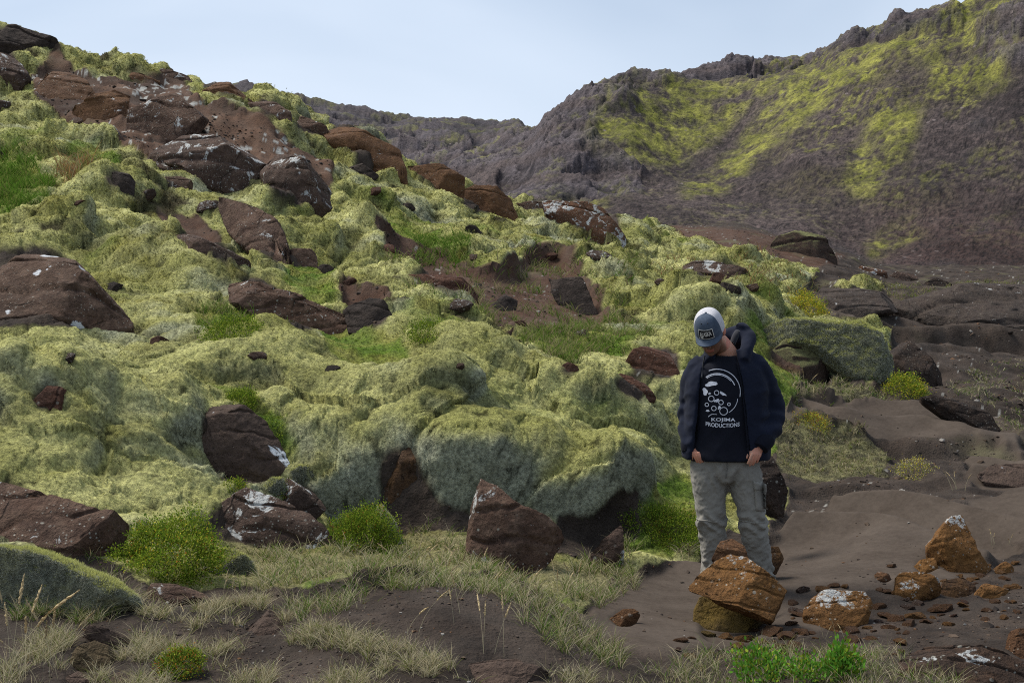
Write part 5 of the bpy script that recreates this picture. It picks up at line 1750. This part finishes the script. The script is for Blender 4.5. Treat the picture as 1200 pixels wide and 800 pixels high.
body_parts.append(tube([(nb[0], nb[1], nb[2], .060), (lerp(nb[0], -.03, .5), lerp(nb[1], .01, .5), lerp(nb[2], 1.45, .5), .060), (-.03, .015, 1.43, .066), (-.04, .02, 1.37, .09)]))
body_parts.append(column([(.80, -.045, 0, .165, .105), (.95, -.045, 0, .150, .10), (1.10, -.045, -.005, .155, .105), (1.25, -.04, 0, .17, .11), (1.36, -.04, .01, .175, .10), (1.41, -.037, .015, .13, .085)]))
armL = [(-.215, .01, 1.365, .058), (-.245, .04, 1.24, .048), (-.262, .065, 1.11, .042), (-.262, .02, 1.0, .038), (-.255, -.035, .89, .029)]
armR = [(.135, .01, 1.375, .058), (.205, .045, 1.24, .048), (.240, .065, 1.12, .042), (.215, -.01, 1.0, .038), (.158, -.105, .895, .029)]
body_parts += [tube(armL), tube(armR)]
legL = [(-.125, 0, .84, .088), (-.135, -.005, .66, .075), (-.132, -.015, .47, .056), (-.118, .03, .32, .052), (-.102, .035, .10, .036), (-.10, .03, .05, .036)]
legR = [(.05, 0, .84, .088), (.09, -.005, .66, .075), (.118, -.035, .47, .056), (.142, .01, .32, .052), (.165, .02, .10, .036), (.165, .01, .05, .036)]
body_parts += [tube(legL), tube(legR)]


def hand(w, k, across, normal, finger_dir, thumb_dir):
    """wrist w, knuckle centre k; unit vectors: across the palm, back of the hand, where the fingers go"""
    w, k, across, normal, fd, td = [np.asarray(q, float) for q in (w, k, across, normal, finger_dir, thumb_dir)]
    parts = [loft([ring(w, across * .026, normal * .018, 16), ring(lerp(w, k, .35), across * .034, normal * .016, 16), ring(lerp(w, k, .75), across * .041, normal * .0145, 16), ring(k, across * .041, normal * .012, 16)])]
    ln = [.070, .080, .074, .058]
    for i in range(4):
        b = k + across * (.031 - .0207 * i) - fd * .012
        m1 = b + lerp(fd, (k - w) / np.linalg.norm(k - w), .5) * ln[i] * .45
        m2 = m1 + fd * ln[i] * .35
        e = m2 + (fd - normal * .5) * ln[i] * .25
        r = .0095 - .0006 * i
        parts.append(tube([(*(b + normal * .002), r + .001), (*m1, r), (*m2, r * .95), (*e, r * .8)], 4, 12))
        parts.append(ball(b + normal * .004 + fd * .006, (across * .0095, normal * .0085, fd * .011), 12))
    tb = lerp(w, k, .35) + across * .026
    parts.append(tube([(*tb, .013), (*(tb + td * .03), .0115), (*(tb + td * .052 + fd * .008), .0105), (*(tb + td * .062 + fd * .028), .008)], 4, 12))
    return parts


body_parts += hand((.158, -.105, .895), (.125, -.155, .838), (-.80, -.5, .15), (.45, -.85, .30), (-.30, .25, -.92), (-.75, -.25, -.60))
body_parts += hand((-.255, -.035, .89), (-.232, -.10, .838), (.75, -.6, .1), (-.6, -.75, .3), (.35, .3, -.9), (.6, -.2, -.7))
bco, bq, bed = union(body_parts, .0048, 2, 'body')
bn_ = vnorm(bco, bq)
rel = bco - Hc
r_, f_, u_ = rel @ Rh, rel @ Fh, rel @ Uh
ishead = np.linalg.norm(rel, axis=1) < .16
skin = np.array([.52, .27, .185])
bc = np.tile(skin, (len(bco), 1)) * (1 + .10 * fbm(bco[:, 0] * 30, bco[:, 1] * 30, bco[:, 2] * 30, 3))[:, None]
beard = ishead * sstep(-.030, -.055, u_ - .25 * f_ + .012 * fbm(bco[:, 0] * 60, bco[:, 1] * 60, bco[:, 2] * 60, 2)) * sstep(.0, .03, f_ + .02)
side = ishead * sstep(.060, .066, np.abs(r_)) * sstep(-.07, -.05, u_) * sstep(.055, .035, f_) * sstep(-.01, .02, f_)
hair_ = ishead * sstep(-.02, -.035, f_) * sstep(-.065, -.05, u_)
lips = ishead * (np.abs(r_) < .024) * (np.abs(u_ + .073) < .010) * (f_ > .085)
ears = (np.abs(r_) > .079) * ishead
bc = lerp(bc, np.array([.085, .045, .025]), np.clip(.80 * beard + .7 * side + .85 * hair_, 0, .9)[:, None])
bc = lerp(bc, np.array([.40, .13, .10]), (.8 * lips)[:, None])
bc = lerp(bc, np.array([.55, .20, .14]), (.7 * ears)[:, None])
handm = (bco[:, 2] < .93) & (np.abs(bco[:, 0] + .045) > .15)
bc = np.where(handm[:, None], bc * np.array([1.02, .90, .88]), bc)


def mat_skin():
    m = NT('skin')
    a = m.attr()
    ob = m.coord.outputs['Object']
    bn = m.bump(m.noise(ob, 260, 3, .6), .25, .002)
    m.principled(a.outputs['Color'], .5, bn, .35, **{'Subsurface Weight': .12, 'Subsurface Scale': .01})
    return m.mat


SKIN = mat_skin()
body = link('body', raw_mesh('body', bco, quads=bq, colors=np.clip(bc, 0, 1)), SKIN, parent=man)
EYEM = NT('eye'); EYEM.principled((.55, .53, .5), .2); EYEM = EYEM.mat
for s in (-1, 1):
    V, Q, T_ = ball(hp(s * .032, .080, -.002), (Rh * .012, Fh * .012, Uh * .012), 16)
    link('eye', raw_mesh('eye', V, quads=Q, tris=T_), EYEM, parent=man)

# ---- trousers
TR = [column([(.94, -.045, 0, .185, .125), (.86, -.046, -.002, .198, .135), (.78, -.047, -.002, .208, .142), (.71, -.047, 0, .210, .138), (.665, -.047, 0, .19, .12)], e=2.4),
      column([(.80, -.14, 0, .105, .130), (.70, -.142, -.003, .112, .128), (.60, -.140, -.008, .106, .118), (.50, -.134, -.016, .096, .106), (.43, -.131, -.020, .094, .100), (.36, -.124, -.006, .086, .098),
              (.24, -.110, .018, .078, .096), (.12, -.101, .028, .078, .098), (.045, -.098, .022, .082, .112)], e=2.2),
      column([(.80, .055, 0, .105, .130), (.70, .066, -.003, .112, .128), (.60, .084, -.012, .104, .118), (.50, .108, -.030, .092, .106), (.43, .117, -.036, .089, .100), (.36, .128, -.024, .084, .098),
              (.24, .150, -.002, .078, .096), (.12, .166, .008, .078, .098), (.045, .170, .002, .082, .112)], e=2.2)]
tco, tq, ted = union(TR, .0075, 6, 'trousers')
tn = vnorm(tco, tq)
x, y, z = tco.T
w = .010 * ridged(x * 7 + z * 2, y * 7, z * 15 - x * 6, 3) * sstep(.62, .30, z) + .008 * ridged(x * 9 - z * 5, y * 5, z * 7 + x * 7, 3) * sstep(.5, .7, z) + .004 * ridged(x * 22, y * 18, z * 28, 2)
# drag lines running down from the crotch and stacked folds over the shoes
w += .010 * np.sin(z * 95 + 9 * pn(x * 9, y * 9, 2.0)) * sstep(.24, .06, z)
w += .007 * np.sin((z - 1.1 * np.abs(x + .045)) * 75 + 5 * pn(x * 6, y * 6, z * 6)) * sstep(.60, .68, z) * sstep(.80, .72, z) * sstep(.16, .02, np.abs(x + .045))
w += .006 * np.sin(z * 80 + x * 30 + 6 * pn(x * 8, y * 8, z * 5)) * np.exp(-((z - .42) / .07) ** 2)
tco = tco + tn * (1.55 * w - .012)[:, None]
TROU = cloth_mat('trouser_cloth', (.21, .196, .168), .88, 500, .13, .1)
trou = link('trousers', raw_mesh('trousers', tco, quads=tq), TROU, parent=man)
tb_ = BVHTree.FromPolygons(tco.tolist(), tq.tolist())


def front_y(bvh, x_, z_, default=-.12):
    h = bvh.ray_cast(Vector((x_, -1.0, z_)), Vector((0, 1, 0)))
    return h[0].y if h[0] is not None else default


def strip_on(bvh, pts, rad, k=8, lift=.001):
    P = catmull(np.asarray(pts, float), k)
    return tube([(p[0], front_y(bvh, p[0], p[1]) - lift, p[1], rad) for p in P], 1, 8)


def around_leg(cx, cy, z0, rad):
    pts = []
    for t in np.linspace(0, 2 * np.pi, 25):
        d = Vector((math.cos(t), math.sin(t), 0))
        h = tb_.ray_cast(Vector((cx, cy, z0)), d, .16)
        p = h[0] if h[0] is not None else Vector((cx, cy, z0)) + d * .09
        pts.append((p.x, p.y, p.z + .004 * math.sin(t * 2), rad))
    return tube(pts, 1, 8)


SEAM = cloth_mat('trouser_seam', (.16, .152, .132), .9, 500, .1, .1)
for cx, cy in ((-.131, -.02), (.117, -.036)):
    V, Q, T_ = around_leg(cx, cy, .432, .0055)
    link('knee_seam', raw_mesh('knee_seam', V, quads=Q, tris=T_), TROU, parent=trou)
V, Q, T_ = strip_on(tb_, [(.075, .835), (.095, .815), (.125, .80), (.155, .792)], .0045)
link('pocket_edge', raw_mesh('pocket_edge', V, quads=Q, tris=T_), SEAM, parent=trou)
V, Q, T_ = strip_on(tb_, [(-.04, .82), (-.042, .76), (-.05, .70)], .0035)
link('fly_seam', raw_mesh('fly_seam', V, quads=Q, tris=T_), SEAM, parent=trou)


def patch_on(bvh, corners, thick, nu=12, nv=12, lift=0.0):
    """a cloth patch bulging off a garment; corners in x,z"""
    c = np.asarray(corners, float)
    G1, G2 = [], []
    for j in range(nv + 1):
        for i in range(nu + 1):
            a, b = i / nu, j / nv
            p = (c[0] * (1 - a) + c[1] * a) * (1 - b) + (c[3] * (1 - a) + c[2] * a) * b
            yy = front_y(bvh, p[0], p[1])
            edge = min(1, 5 * min(a, 1 - a, b, 1 - b) + .25)
            G1.append((p[0], yy - thick * edge - lift, p[1])); G2.append((p[0], yy + .01, p[1]))
    n1_ = nu + 1
    Q = [(j * n1_ + i, j * n1_ + i + 1, (j + 1) * n1_ + i + 1, (j + 1) * n1_ + i) for j in range(nv) for i in range(nu)]
    o = len(G1)
    V = np.array(G1 + G2)
    Q2 = [tuple(o + k for k in reversed(q)) for q in Q]
    per = [i for i in range(n1_)] + [j * n1_ + nu for j in range(1, nv + 1)] + [nv * n1_ + i for i in range(nu - 1, -1, -1)] + [j * n1_ for j in range(nv - 1, 0, -1)]
    S_ = [(per[k], per[k - 1], per[k - 1] + o, per[k] + o) for k in range(len(per))]
    return V, np.array(Q + Q2 + S_)


V, Q = patch_on(tb_, [(.128, .505), (.192, .490), (.190, .655), (.118, .672)], .020)
pk = link('cargo_pocket', raw_mesh('cargo_pocket', V, quads=Q), TROU, parent=trou)
V, Q = patch_on(tb_, [(.118, .625), (.194, .610), (.192, .662), (.112, .682)], .026, 10, 6)
link('pocket_flap', raw_mesh('pocket_flap', V, quads=Q), TROU, parent=trou)

# ---- T-shirt
TE = [column([(.795, -.045, -.004, .224, .166), (.86, -.045, -.006, .212, .154), (.95, -.045, -.010, .195, .138), (1.10, -.044, -.014, .195, .140), (1.25, -.04, -.010, .205, .140), (1.35, -.04, .0, .205, .125),
              (1.395, -.038, .010, .150, .105), (1.418, -.036, .012, .110, .094), (1.428, -.036, .014, .096, .088)], e=2.3)]
sco, sq_, sed = union(TE, .008, 4, 't_shirt')
sn_ = vnorm(sco, sq_)
x, y, z = sco.T
w = .006 * ridged(x * 5 + z * 3, y * 5, z * 6 - x * 5, 3) + .008 * np.sin(z * 60 + 8 * pn(x * 5, y * 5, z * 4)) * sstep(.92, .82, z) * sstep(.0, .5, pn(x * 4, 2.0, z * 3) + .4)
sco = sco + sn_ * (w - .003)[:, None]
TEE = cloth_mat('t_shirt_cloth', (.0085, .0095, .0155), .95, 600, .2, .02)
tee = link('t_shirt', raw_mesh('t_shirt', sco, quads=sq_), TEE, parent=man)
sb = BVHTree.FromPolygons(sco.tolist(), sq_.tolist())
PRINT = NT('print_white')
_n = PRINT.noise(PRINT.coord.outputs['Object'], 120, 3, .6)
PRINT.principled(PRINT.mix(PRINT.ramp(_n, [(.3, 0), (.6, 1)]), (.50, .52, .58), (.72, .74, .80)), .7)
PRINT = PRINT.mat


def text_mesh(txt, size, extr=0.0, spacing=1.0):
    cu = bpy.data.curves.new('t', 'FONT')
    cu.body = txt; cu.size = size; cu.align_x = 'CENTER'; cu.align_y = 'CENTER'; cu.space_character = spacing
    cu.resolution_u = 3
    cu.offset = size * .018
    ob = bpy.data.objects.new('t', cu)
    COL.objects.link(ob)
    dg = bpy.context.evaluated_depsgraph_get(); dg.update()
    m = ob.evaluated_get(dg).to_mesh()
    bm = bmesh.new(); bm.from_mesh(m)
    ob.evaluated_get(dg).to_mesh_clear()
    bpy.data.objects.remove(ob); bpy.data.curves.remove(cu)
    bmesh.ops.triangulate(bm, faces=bm.faces)
    for _ in range(2):
        lg = [e for e in bm.edges if e.calc_length() > size * .2]
        if lg:
            bmesh.ops.subdivide_edges(bm, edges=lg, cuts=1)
            bmesh.ops.triangulate(bm, faces=bm.faces)
    V = np.array([v.co[:] for v in bm.verts]); bm.verts.index_update()
    T_ = np.array([[v.index for v in f.verts] for f in bm.faces])
    bm.free()
    return V, T_


def on_tee(V2, T_, name, parent, lift=.0022):
    V = np.array([(a, front_y(sb, a, b) - lift, b) for a, b in V2])
    return link(name, raw_mesh(name, V, tris=T_, smooth=True), PRINT, parent=parent)


V, T_ = text_mesh('KOJIMA', .040, spacing=1.02)
V = V[:, :2]; V[:, 0] *= .142 / np.ptp(V[:, 0]); V[:, 1] *= .027 / np.ptp(V[:, 1])
on_tee(np.stack([V[:, 0] + hx(845), V[:, 1] + hz(488) - .25 * (V[:, 0]) ** 2], 1), T_, 'print_lettering', tee)
V, T_ = text_mesh('PRODUCTIONS', .040)
V = V[:, :2]; V[:, 0] *= .200 / np.ptp(V[:, 0]); V[:, 1] *= .025 / np.ptp(V[:, 1])
on_tee(np.stack([V[:, 0] + hx(844.5), V[:, 1] + hz(494.2) + .9 * (V[:, 0]) ** 2 - .004], 1), T_, 'print_lettering', tee)

# a plain abstract emblem of arcs, blots and small rings
EV, ET = [], []


def stroke(pts, w):
    P = catmull(pts, 6)
    tg = np.gradient(P, axis=0); tg /= np.linalg.norm(tg, axis=1)[:, None] + 1e-9
    nn = np.stack([-tg[:, 1], tg[:, 0]], 1) * w / 2
    o = sum(len(a) for a in EV)
    EV.append(np.concatenate([P + nn, P - nn]))
    n = len(P); i = np.arange(n - 1)
    ET.append(np.concatenate([np.stack([o + i, o + i + 1, o + n + i + 1], 1), np.stack([o + i, o + n + i + 1, o + n + i], 1)]))


def arc(cx, cy, r, a0, a1, w, sq=1.0):
    stroke([(hx(cx - 4.5 + r * math.cos(R(a))), hz(cy - r * sq * math.sin(R(a)))) for a in np.linspace(a0, a1, 12)], w * PXM)


def blot(cx, cy, rx, ry, rot, seed):
    rg = np.random.default_rng(seed)
    t = np.linspace(0, 2 * np.pi, 20, endpoint=False)
    k = 1 + .14 * np.sin(3 * t + rg.random() * 6) + .08 * np.sin(5 * t + rg.random() * 6)
    a, b = rx * k * np.cos(t), ry * k * np.sin(t)
    c, s = math.cos(R(rot)), math.sin(R(rot))
    o = sum(len(q) for q in EV)
    P = np.stack([hx(cx - 4.5 + a * c - b * s), hz(cy - (a * s + b * c))], 1)
    EV.append(np.concatenate([P, [[hx(cx - 4.5), hz(cy)]]]))
    i = np.arange(20)
    ET.append(np.stack([o + i, o + (i + 1) % 20, np.full(20, o + 20)], 1))


arc(843, 456, 26, 112, -12, .8); arc(843, 456, 21, 128, 22, 1.1); arc(843, 456, 19.5, 128, 40, .6)
arc(846, 462, 20, -5, -60, .7)
blot(836, 447, 7.0, 2.6, 12, 1); blot(829, 456, 2.6, 4.5, 10, 2); blot(849, 458, 4.2, 1.5, -30, 3)
for cx, cy, r in ((842, 457, 2.6), (836, 464, 3.2), (847, 468, 2.6), (831, 471, 2.0), (850, 478, 4.4), (839, 475, 2.6), (856, 470, 1.6)):
    arc(cx, cy, r, 0, 360, .8)
blot(842, 466, 3.2, 1.6, 20, 4); blot(845, 474, 2.2, 1.4, 60, 5); blot(832, 478, 2.0, 1.2, 0, 6); blot(834, 458, 1.6, 1.2, 30, 7)
stroke([(hx(828), hz(485)), (hx(832), hz(482)), (hx(838), hz(482))], .003)
on_tee(np.concatenate(EV), np.concatenate(ET), 'print_emblem', tee)

# ---- hooded jacket, open in front
def jacket_shell():
    rows = np.array([  # z cx cy rx ry left_edge right_edge
        (.800, -.040, .000, .262, .175, -.262, .085), (.855, -.040, .0, .268, .178, -.252, .085), (.95, -.040, -.004, .262, .178, -.238, .072), (1.10, -.040, -.006, .252, .176, -.222, .058),
        (1.25, -.038, -.004, .250, .170, -.205, .040), (1.35, -.038, .004, .222, .148, -.190, .022), (1.41, -.036, .010, .172, .122, -.165, .012), (1.45, -.034, .012, .145, .108, -.135, .010), (1.475, -.032, .012, .122, .100, -.118, .010)])
    P = catmull(rows, 5)
    rs = []
    for z0, cx, cy, rx, ry, le, re in P:
        a0 = -math.acos(np.clip((re - cx) / rx, -.98, .98))            # right front edge
        a1 = -math.acos(np.clip((le - cx) / rx, -.98, .98)) - 0.0
        a1 = 2 * math.pi + a1
        t = np.linspace(a0, a1, 48)
        e = 2.25
        sx = np.sign(np.cos(t)) * np.abs(np.cos(t)) ** (2 / e); sy = np.sign(np.sin(t)) * np.abs(np.sin(t)) ** (2 / e)
        out = np.stack([cx + rx * sx, cy + ry * sy, np.full(48, z0)], 1)
        inn = np.stack([cx + (rx - .028) * sx, cy + (ry - .028) * sy, np.full(48, z0)], 1)[::-1]
        rs.append(np.concatenate([out, inn]))
    V, Q, _ = loft(rs, False)
    n = 96
    caps = []
    for base in (0, (len(rs) - 1) * n):
        for i in range(47):
            caps.append((base + i, base + i + 1, base + n - 2 - i, base + n - 1 - i))
    Q = np.concatenate([Q, np.array(caps)])
    return V, Q, None


JP = [jacket_shell(),
      tube([(-.165, .012, 1.375, .082), (-.208, .015, 1.335, .082), (-.242, .035, 1.24, .076), (-.252, .062, 1.11, .076), (-.254, .03, 1.01, .074), (-.258, -.02, .92, .066), (-.259, -.040, .875, .052)]),
      tube([(.085, .012, 1.385, .082), (.135, .015, 1.350, .082), (.196, .045, 1.24, .080), (.240, .068, 1.12, .076), (.230, .005, 1.01, .074), (.180, -.085, .925, .062), (.163, -.112, .900, .050)]),
      # bunched hood round the neck
      tube([(-.135, -.075, 1.40, .030), (-.140, -.02, 1.455, .042), (-.11, .07, 1.505, .05), (-.03, .125, 1.54, .056), (.055, .10, 1.565, .058), (.095, .04, 1.535, .052), (.078, -.045, 1.47, .042), (.060, -.105, 1.40, .030)], 6, 18),
      tube([(-.10, .10, 1.45, .06), (-.03, .15, 1.47, .07), (.06, .13, 1.47, .065)], 5, 18),
      ball((.045, .07, 1.535), ((.055, 0, 0), (0, .05, 0), (0, 0, .055))),
      tube([(.035, .045, 1.600, .030), (.060, .075, 1.605, .034), (.085, .055, 1.585, .030)], 5, 14)]
jco, jq, jed = union(JP, .008, 4, 'jacket')
jn = vnorm(jco, jq)
x, y, z = jco.T
arm = sstep(.17, .22, np.abs(x + .04))
w = .008 * ridged(x * 4 + z * 3, y * 4, z * 6 - x * 4, 2) * (.3 + .7 * arm) + .002 * ridged(x * 12, y * 10, z * 14, 2)
w += .006 * np.sin(z * 55 + 14 * y + 5 * pn(x * 5, y * 5, z * 4)) * arm * sstep(-.3, .4, pn(x * 5, y * 5, z * 5 + 3)) * sstep(1.22, 1.08, z) * sstep(.86, .93, z)
jco = jco + jn * (1.5 * w - .008)[:, None]
JACK = cloth_mat('jacket_cloth', (.0095, .0125, .025), .95, 380, .25, .03)
jack = link('jacket', raw_mesh('jacket', jco, quads=jq), JACK, parent=man)
RIB = cloth_mat('rib_knit', (.006, .007, .013), .95, 300, .2, .02)
for path in ([(-.2585, -.028, .905, .058), (-.2595, -.041, .872, .0575), (-.2590, -.050, .845, .049)], [(.185, -.078, .928, .064), (.166, -.108, .905, .060), (.150, -.128, .878, .050)]):
    V, Q, T_ = tube(path, 5, 26)
    link('cuff', raw_mesh('cuff', V, quads=Q, tris=T_), RIB, parent=jack)
jb = BVHTree.FromPolygons(jco.tolist(), jq.tolist())
CORD = cloth_mat('cord', (.010, .012, .02), .8, 300, .1, .2)
V, Q, T_ = tube([(hx(860.0), front_y(jb, hx(860.0), hz(411)) - .004, hz(411), .0042), (hx(859.0), front_y(jb, hx(859.0), hz(425)) - .006, hz(425), .0042), (hx(860.0), front_y(jb, hx(861.0), hz(440)) - .006, hz(440), .0042), (hx(860.0), front_y(jb, hx(861.0), hz(446)) - .006, hz(446), .006)], 5, 8)
link('drawstring', raw_mesh('drawstring', V, quads=Q, tris=T_), CORD, parent=jack)
V, Q, T_ = tube([(hx(824), -.15, hz(414), .0042), (hx(822), front_y(jb, hx(819), hz(428)) - .006, hz(428), .0042), (hx(821), front_y(jb, hx(818), hz(440)) - .006, hz(440), .006)], 5, 8)
link('drawstring', raw_mesh('drawstring', V, quads=Q, tris=T_), CORD, parent=jack)
METAL = NT('eyelet_metal'); METAL.principled((.55, .55, .56), .3, spec=.5, **{'Metallic': 1.0}); METAL = METAL.mat
tt = np.linspace(0, 2 * np.pi, 17)
ey = front_y(jb, hx(860.5), hz(408))
V, Q, T_ = tube([(hx(860.5) + .010 * math.cos(t), ey - .004, hz(408) + .010 * math.sin(t), .0035) for t in tt], 1, 8)
link('eyelet', raw_mesh('eyelet', V, quads=Q, tris=T_), METAL, parent=jack)
V, Q, T_ = tube([(e + .002, front_y(jb, e + .012, z0) - .001, z0, .0045) for z0, e in ((.82, .085), (.95, .072), (1.10, .058), (1.25, .040), (1.34, .024), (1.39, .014))], 6, 8)
link('zip', raw_mesh('zip', V, quads=Q, tris=T_), RIB, parent=jack)
LIN = cloth_mat('hood_lining', (.020, .021, .027), .95, 300, .2, .2)
V, Q, T_ = tube([(-.005, .0, 1.50, .018), (.014, .025, 1.545, .020), (.03, .055, 1.570, .020)], 5, 16)
link('hood_lining', raw_mesh('hood_lining', V, quads=Q, tris=T_), LIN, parent=jack)

# ---- cap
def cap_pt(phi, t, off=0.0):
    """phi from the front, t 0 rim .. 1 button"""
    h = .018 + .128 * math.sin(t * math.pi / 2) ** .92
    r = math.cos(t * math.pi / 2) ** .62
    rx, ry = (.090 + off) * r, (.112 + off) * r
    return hp(math.sin(phi) * rx, math.cos(phi) * ry - .006 * (1 - t), h + off * t)


def cap_panel(p0, p1, n=28, m=20):
    V = np.array([cap_pt(lerp(p0, p1, i / n), j / m) for j in range(m + 1) for i in range(n + 1)] + [cap_pt(lerp(p0, p1, i / n), j / m, -.004) for j in range(m + 1) for i in range(n + 1)])
    Q = [(j * (n + 1) + i, j * (n + 1) + i + 1, (j + 1) * (n + 1) + i + 1, (j + 1) * (n + 1) + i) for j in range(m) for i in range(n)]
    o = (m + 1) * (n + 1)
    Q += [tuple(o + k for k in reversed(q)) for q in Q]
    return V, np.array(Q)


DENIM = cloth_mat('cap_denim', (.050, .068, .098), .9, 700, .3, .05, fade=(.13, .16, .21))
FW = R(66)
V, Q = cap_panel(-FW, FW)
cap = link('cap', raw_mesh('cap', V, quads=Q), DENIM, parent=man)
MESHM = NT('cap_mesh')
_v = MESHM.vor(MESHM.coord.outputs['Object'], 330)
MESHM.principled(MESHM.mix(MESHM.ramp(_v, [(.25, 0), (.5, 1)]), (.28, .28, .30), (.52, .51, .53)), .8)
MESHM = MESHM.mat
V, Q = cap_panel(FW, 2 * math.pi - FW, 48)
link('mesh_panel', raw_mesh('mesh_panel', V, quads=Q), MESHM, parent=cap)
V, Q, T_ = ball(cap_pt(0, 1.0), (Rh * .007, Fh * .007, Uh * .004), 12)
link('button', raw_mesh('button', V, quads=Q, tris=T_), DENIM, parent=cap)
top_, bot_ = [], []
nB, mB = 30, 12
for j in range(mB + 1):
    for i in range(nB + 1):
        s = i / nB * 2 - 1
        b = cap_pt(s * R(70), 0.0)
        k = j / mB
        reach = .052 * math.sqrt(max(0, 1 - (abs(s) ** 2.6))) * k
        droop = -.018 * s * s * k - .006 * k
        p = b + Fh * reach + Uh * (droop + .004) + Rh * (s * -.004 * k)
        top_.append(p); bot_.append(p - Uh * .005)
V = np.array(top_ + bot_)
o = len(top_)
Q = [(j * (nB + 1) + i, j * (nB + 1) + i + 1, (j + 1) * (nB + 1) + i + 1, (j + 1) * (nB + 1) + i) for j in range(mB) for i in range(nB)]
Q += [tuple(o + k for k in reversed(q)) for q in Q] + [(mB * (nB + 1) + i, mB * (nB + 1) + i + 1, o + mB * (nB + 1) + i + 1, o + mB * (nB + 1) + i) for i in range(nB)]
link('brim', raw_mesh('brim', V, quads=np.array(Q)), DENIM, parent=cap)


def on_cap(a, b, off):
    """a: metres across (picture right positive), b: height fraction"""
    return cap_pt(-a / .098, b, off)


def cap_rect(a0, a1, b0, b1, off, n=14):
    V = np.array([on_cap(lerp(a0, a1, i / n), lerp(b0, b1, j / n), off) for j in range(n + 1) for i in range(n + 1)])
    Q = np.array([(j * (n + 1) + i, j * (n + 1) + i + 1, (j + 1) * (n + 1) + i + 1, (j + 1) * (n + 1) + i) for j in range(n) for i in range(n)])
    return V, Q


BLK = cloth_mat('patch_black', (.012, .012, .014), .8, 600, .1, .1)
WHT = NT('patch_white'); WHT.principled((.68, .67, .62), .8); WHT = WHT.mat
V, Q = cap_rect(-.052, .052, .05, .37, .002)
bd = link('patch', raw_mesh('patch', V, quads=Q), WHT, parent=cap)
V, Q = cap_rect(-.0475, .0475, .072, .348, .0038)
link('patch_field', raw_mesh('patch_field', V, quads=Q), BLK, parent=cap)
V, T_ = text_mesh('ALASKA', .030)
V = V[:, :2]; V[:, 0] *= .076 / np.ptp(V[:, 0]); V[:, 1] *= .155 / np.ptp(V[:, 1])
V3 = np.array([on_cap(a, .215 + b + .30 * a, .0055) for a, b in V])
link('patch_lettering', raw_mesh('patch_lettering', V3, tris=T_), WHT, parent=cap)
V, Q = cap_rect(-.034, -.018, .092, .14, .0054, 4)
link('patch_mark', raw_mesh('patch_mark', V, quads=Q), WHT, parent=cap)
for s in (-1, 1):
    V, Q, T_ = ball(on_cap(s * .030, .60, .001), (Rh * .004, Fh * .003, Uh * .004), 10)
    link('eyelet', raw_mesh('eyelet', V, quads=Q, tris=T_), BLK, parent=cap)

# ---- shoes
SHOE = cloth_mat('shoe_upper', (.055, .05, .045), .8, 300, .2, .1)
SOLE = NT('shoe_sole'); SOLE.principled((.16, .155, .15), .8); SOLE = SOLE.mat
LACE = NT('shoe_lace'); LACE.principled((.55, .55, .53), .8); LACE = LACE.mat
for cx, cy, dx in ((-.098, .02, -.10), (.170, .005, .12)):
    def sp(f, s, h):
        return (cx + dx * f + s, cy - f, h)
    rows = []
    for f, wd, ht in ((-.09, .030, .075), (-.07, .040, .095), (-.02, .043, .105), (.04, .045, .085), (.10, .050, .065), (.15, .046, .052), (.185, .030, .040), (.198, .012, .03)):
        c = np.array(sp(f, 0, ht / 2 + .012))
        rows.append(ring(c, np.array([wd, 0, 0]), np.array([0, 0, ht / 2]), 20, 2.6))
    V, Q, T_ = loft(rows)
    so = link('shoe', raw_mesh('shoe', V, quads=Q, tris=T_), SHOE, parent=man)
    rows = []
    for f, wd in ((-.097, .028), (-.08, .040), (0, .045), (.10, .055), (.16, .050), (.20, .028), (.208, .010)):
        rows.append(ring(np.array(sp(f, 0, .012)), np.array([wd, 0, 0]), np.array([0, 0, .015]), 20, 3.5))
    V, Q, T_ = loft(rows)
    link('sole', raw_mesh('sole', V, quads=Q, tris=T_), SOLE, parent=so)
    for k in range(4):
        f = .045 + k * .022
        hh = .098 - k * .010
        V, Q, T_ = tube([(*sp(f, -.03, hh - .018), .0035), (*sp(f + .004, 0, hh), .004), (*sp(f, .03, hh - .018), .0035)], 5, 8)
        link('lace', raw_mesh('lace', V, quads=Q, tris=T_), LACE, parent=so)
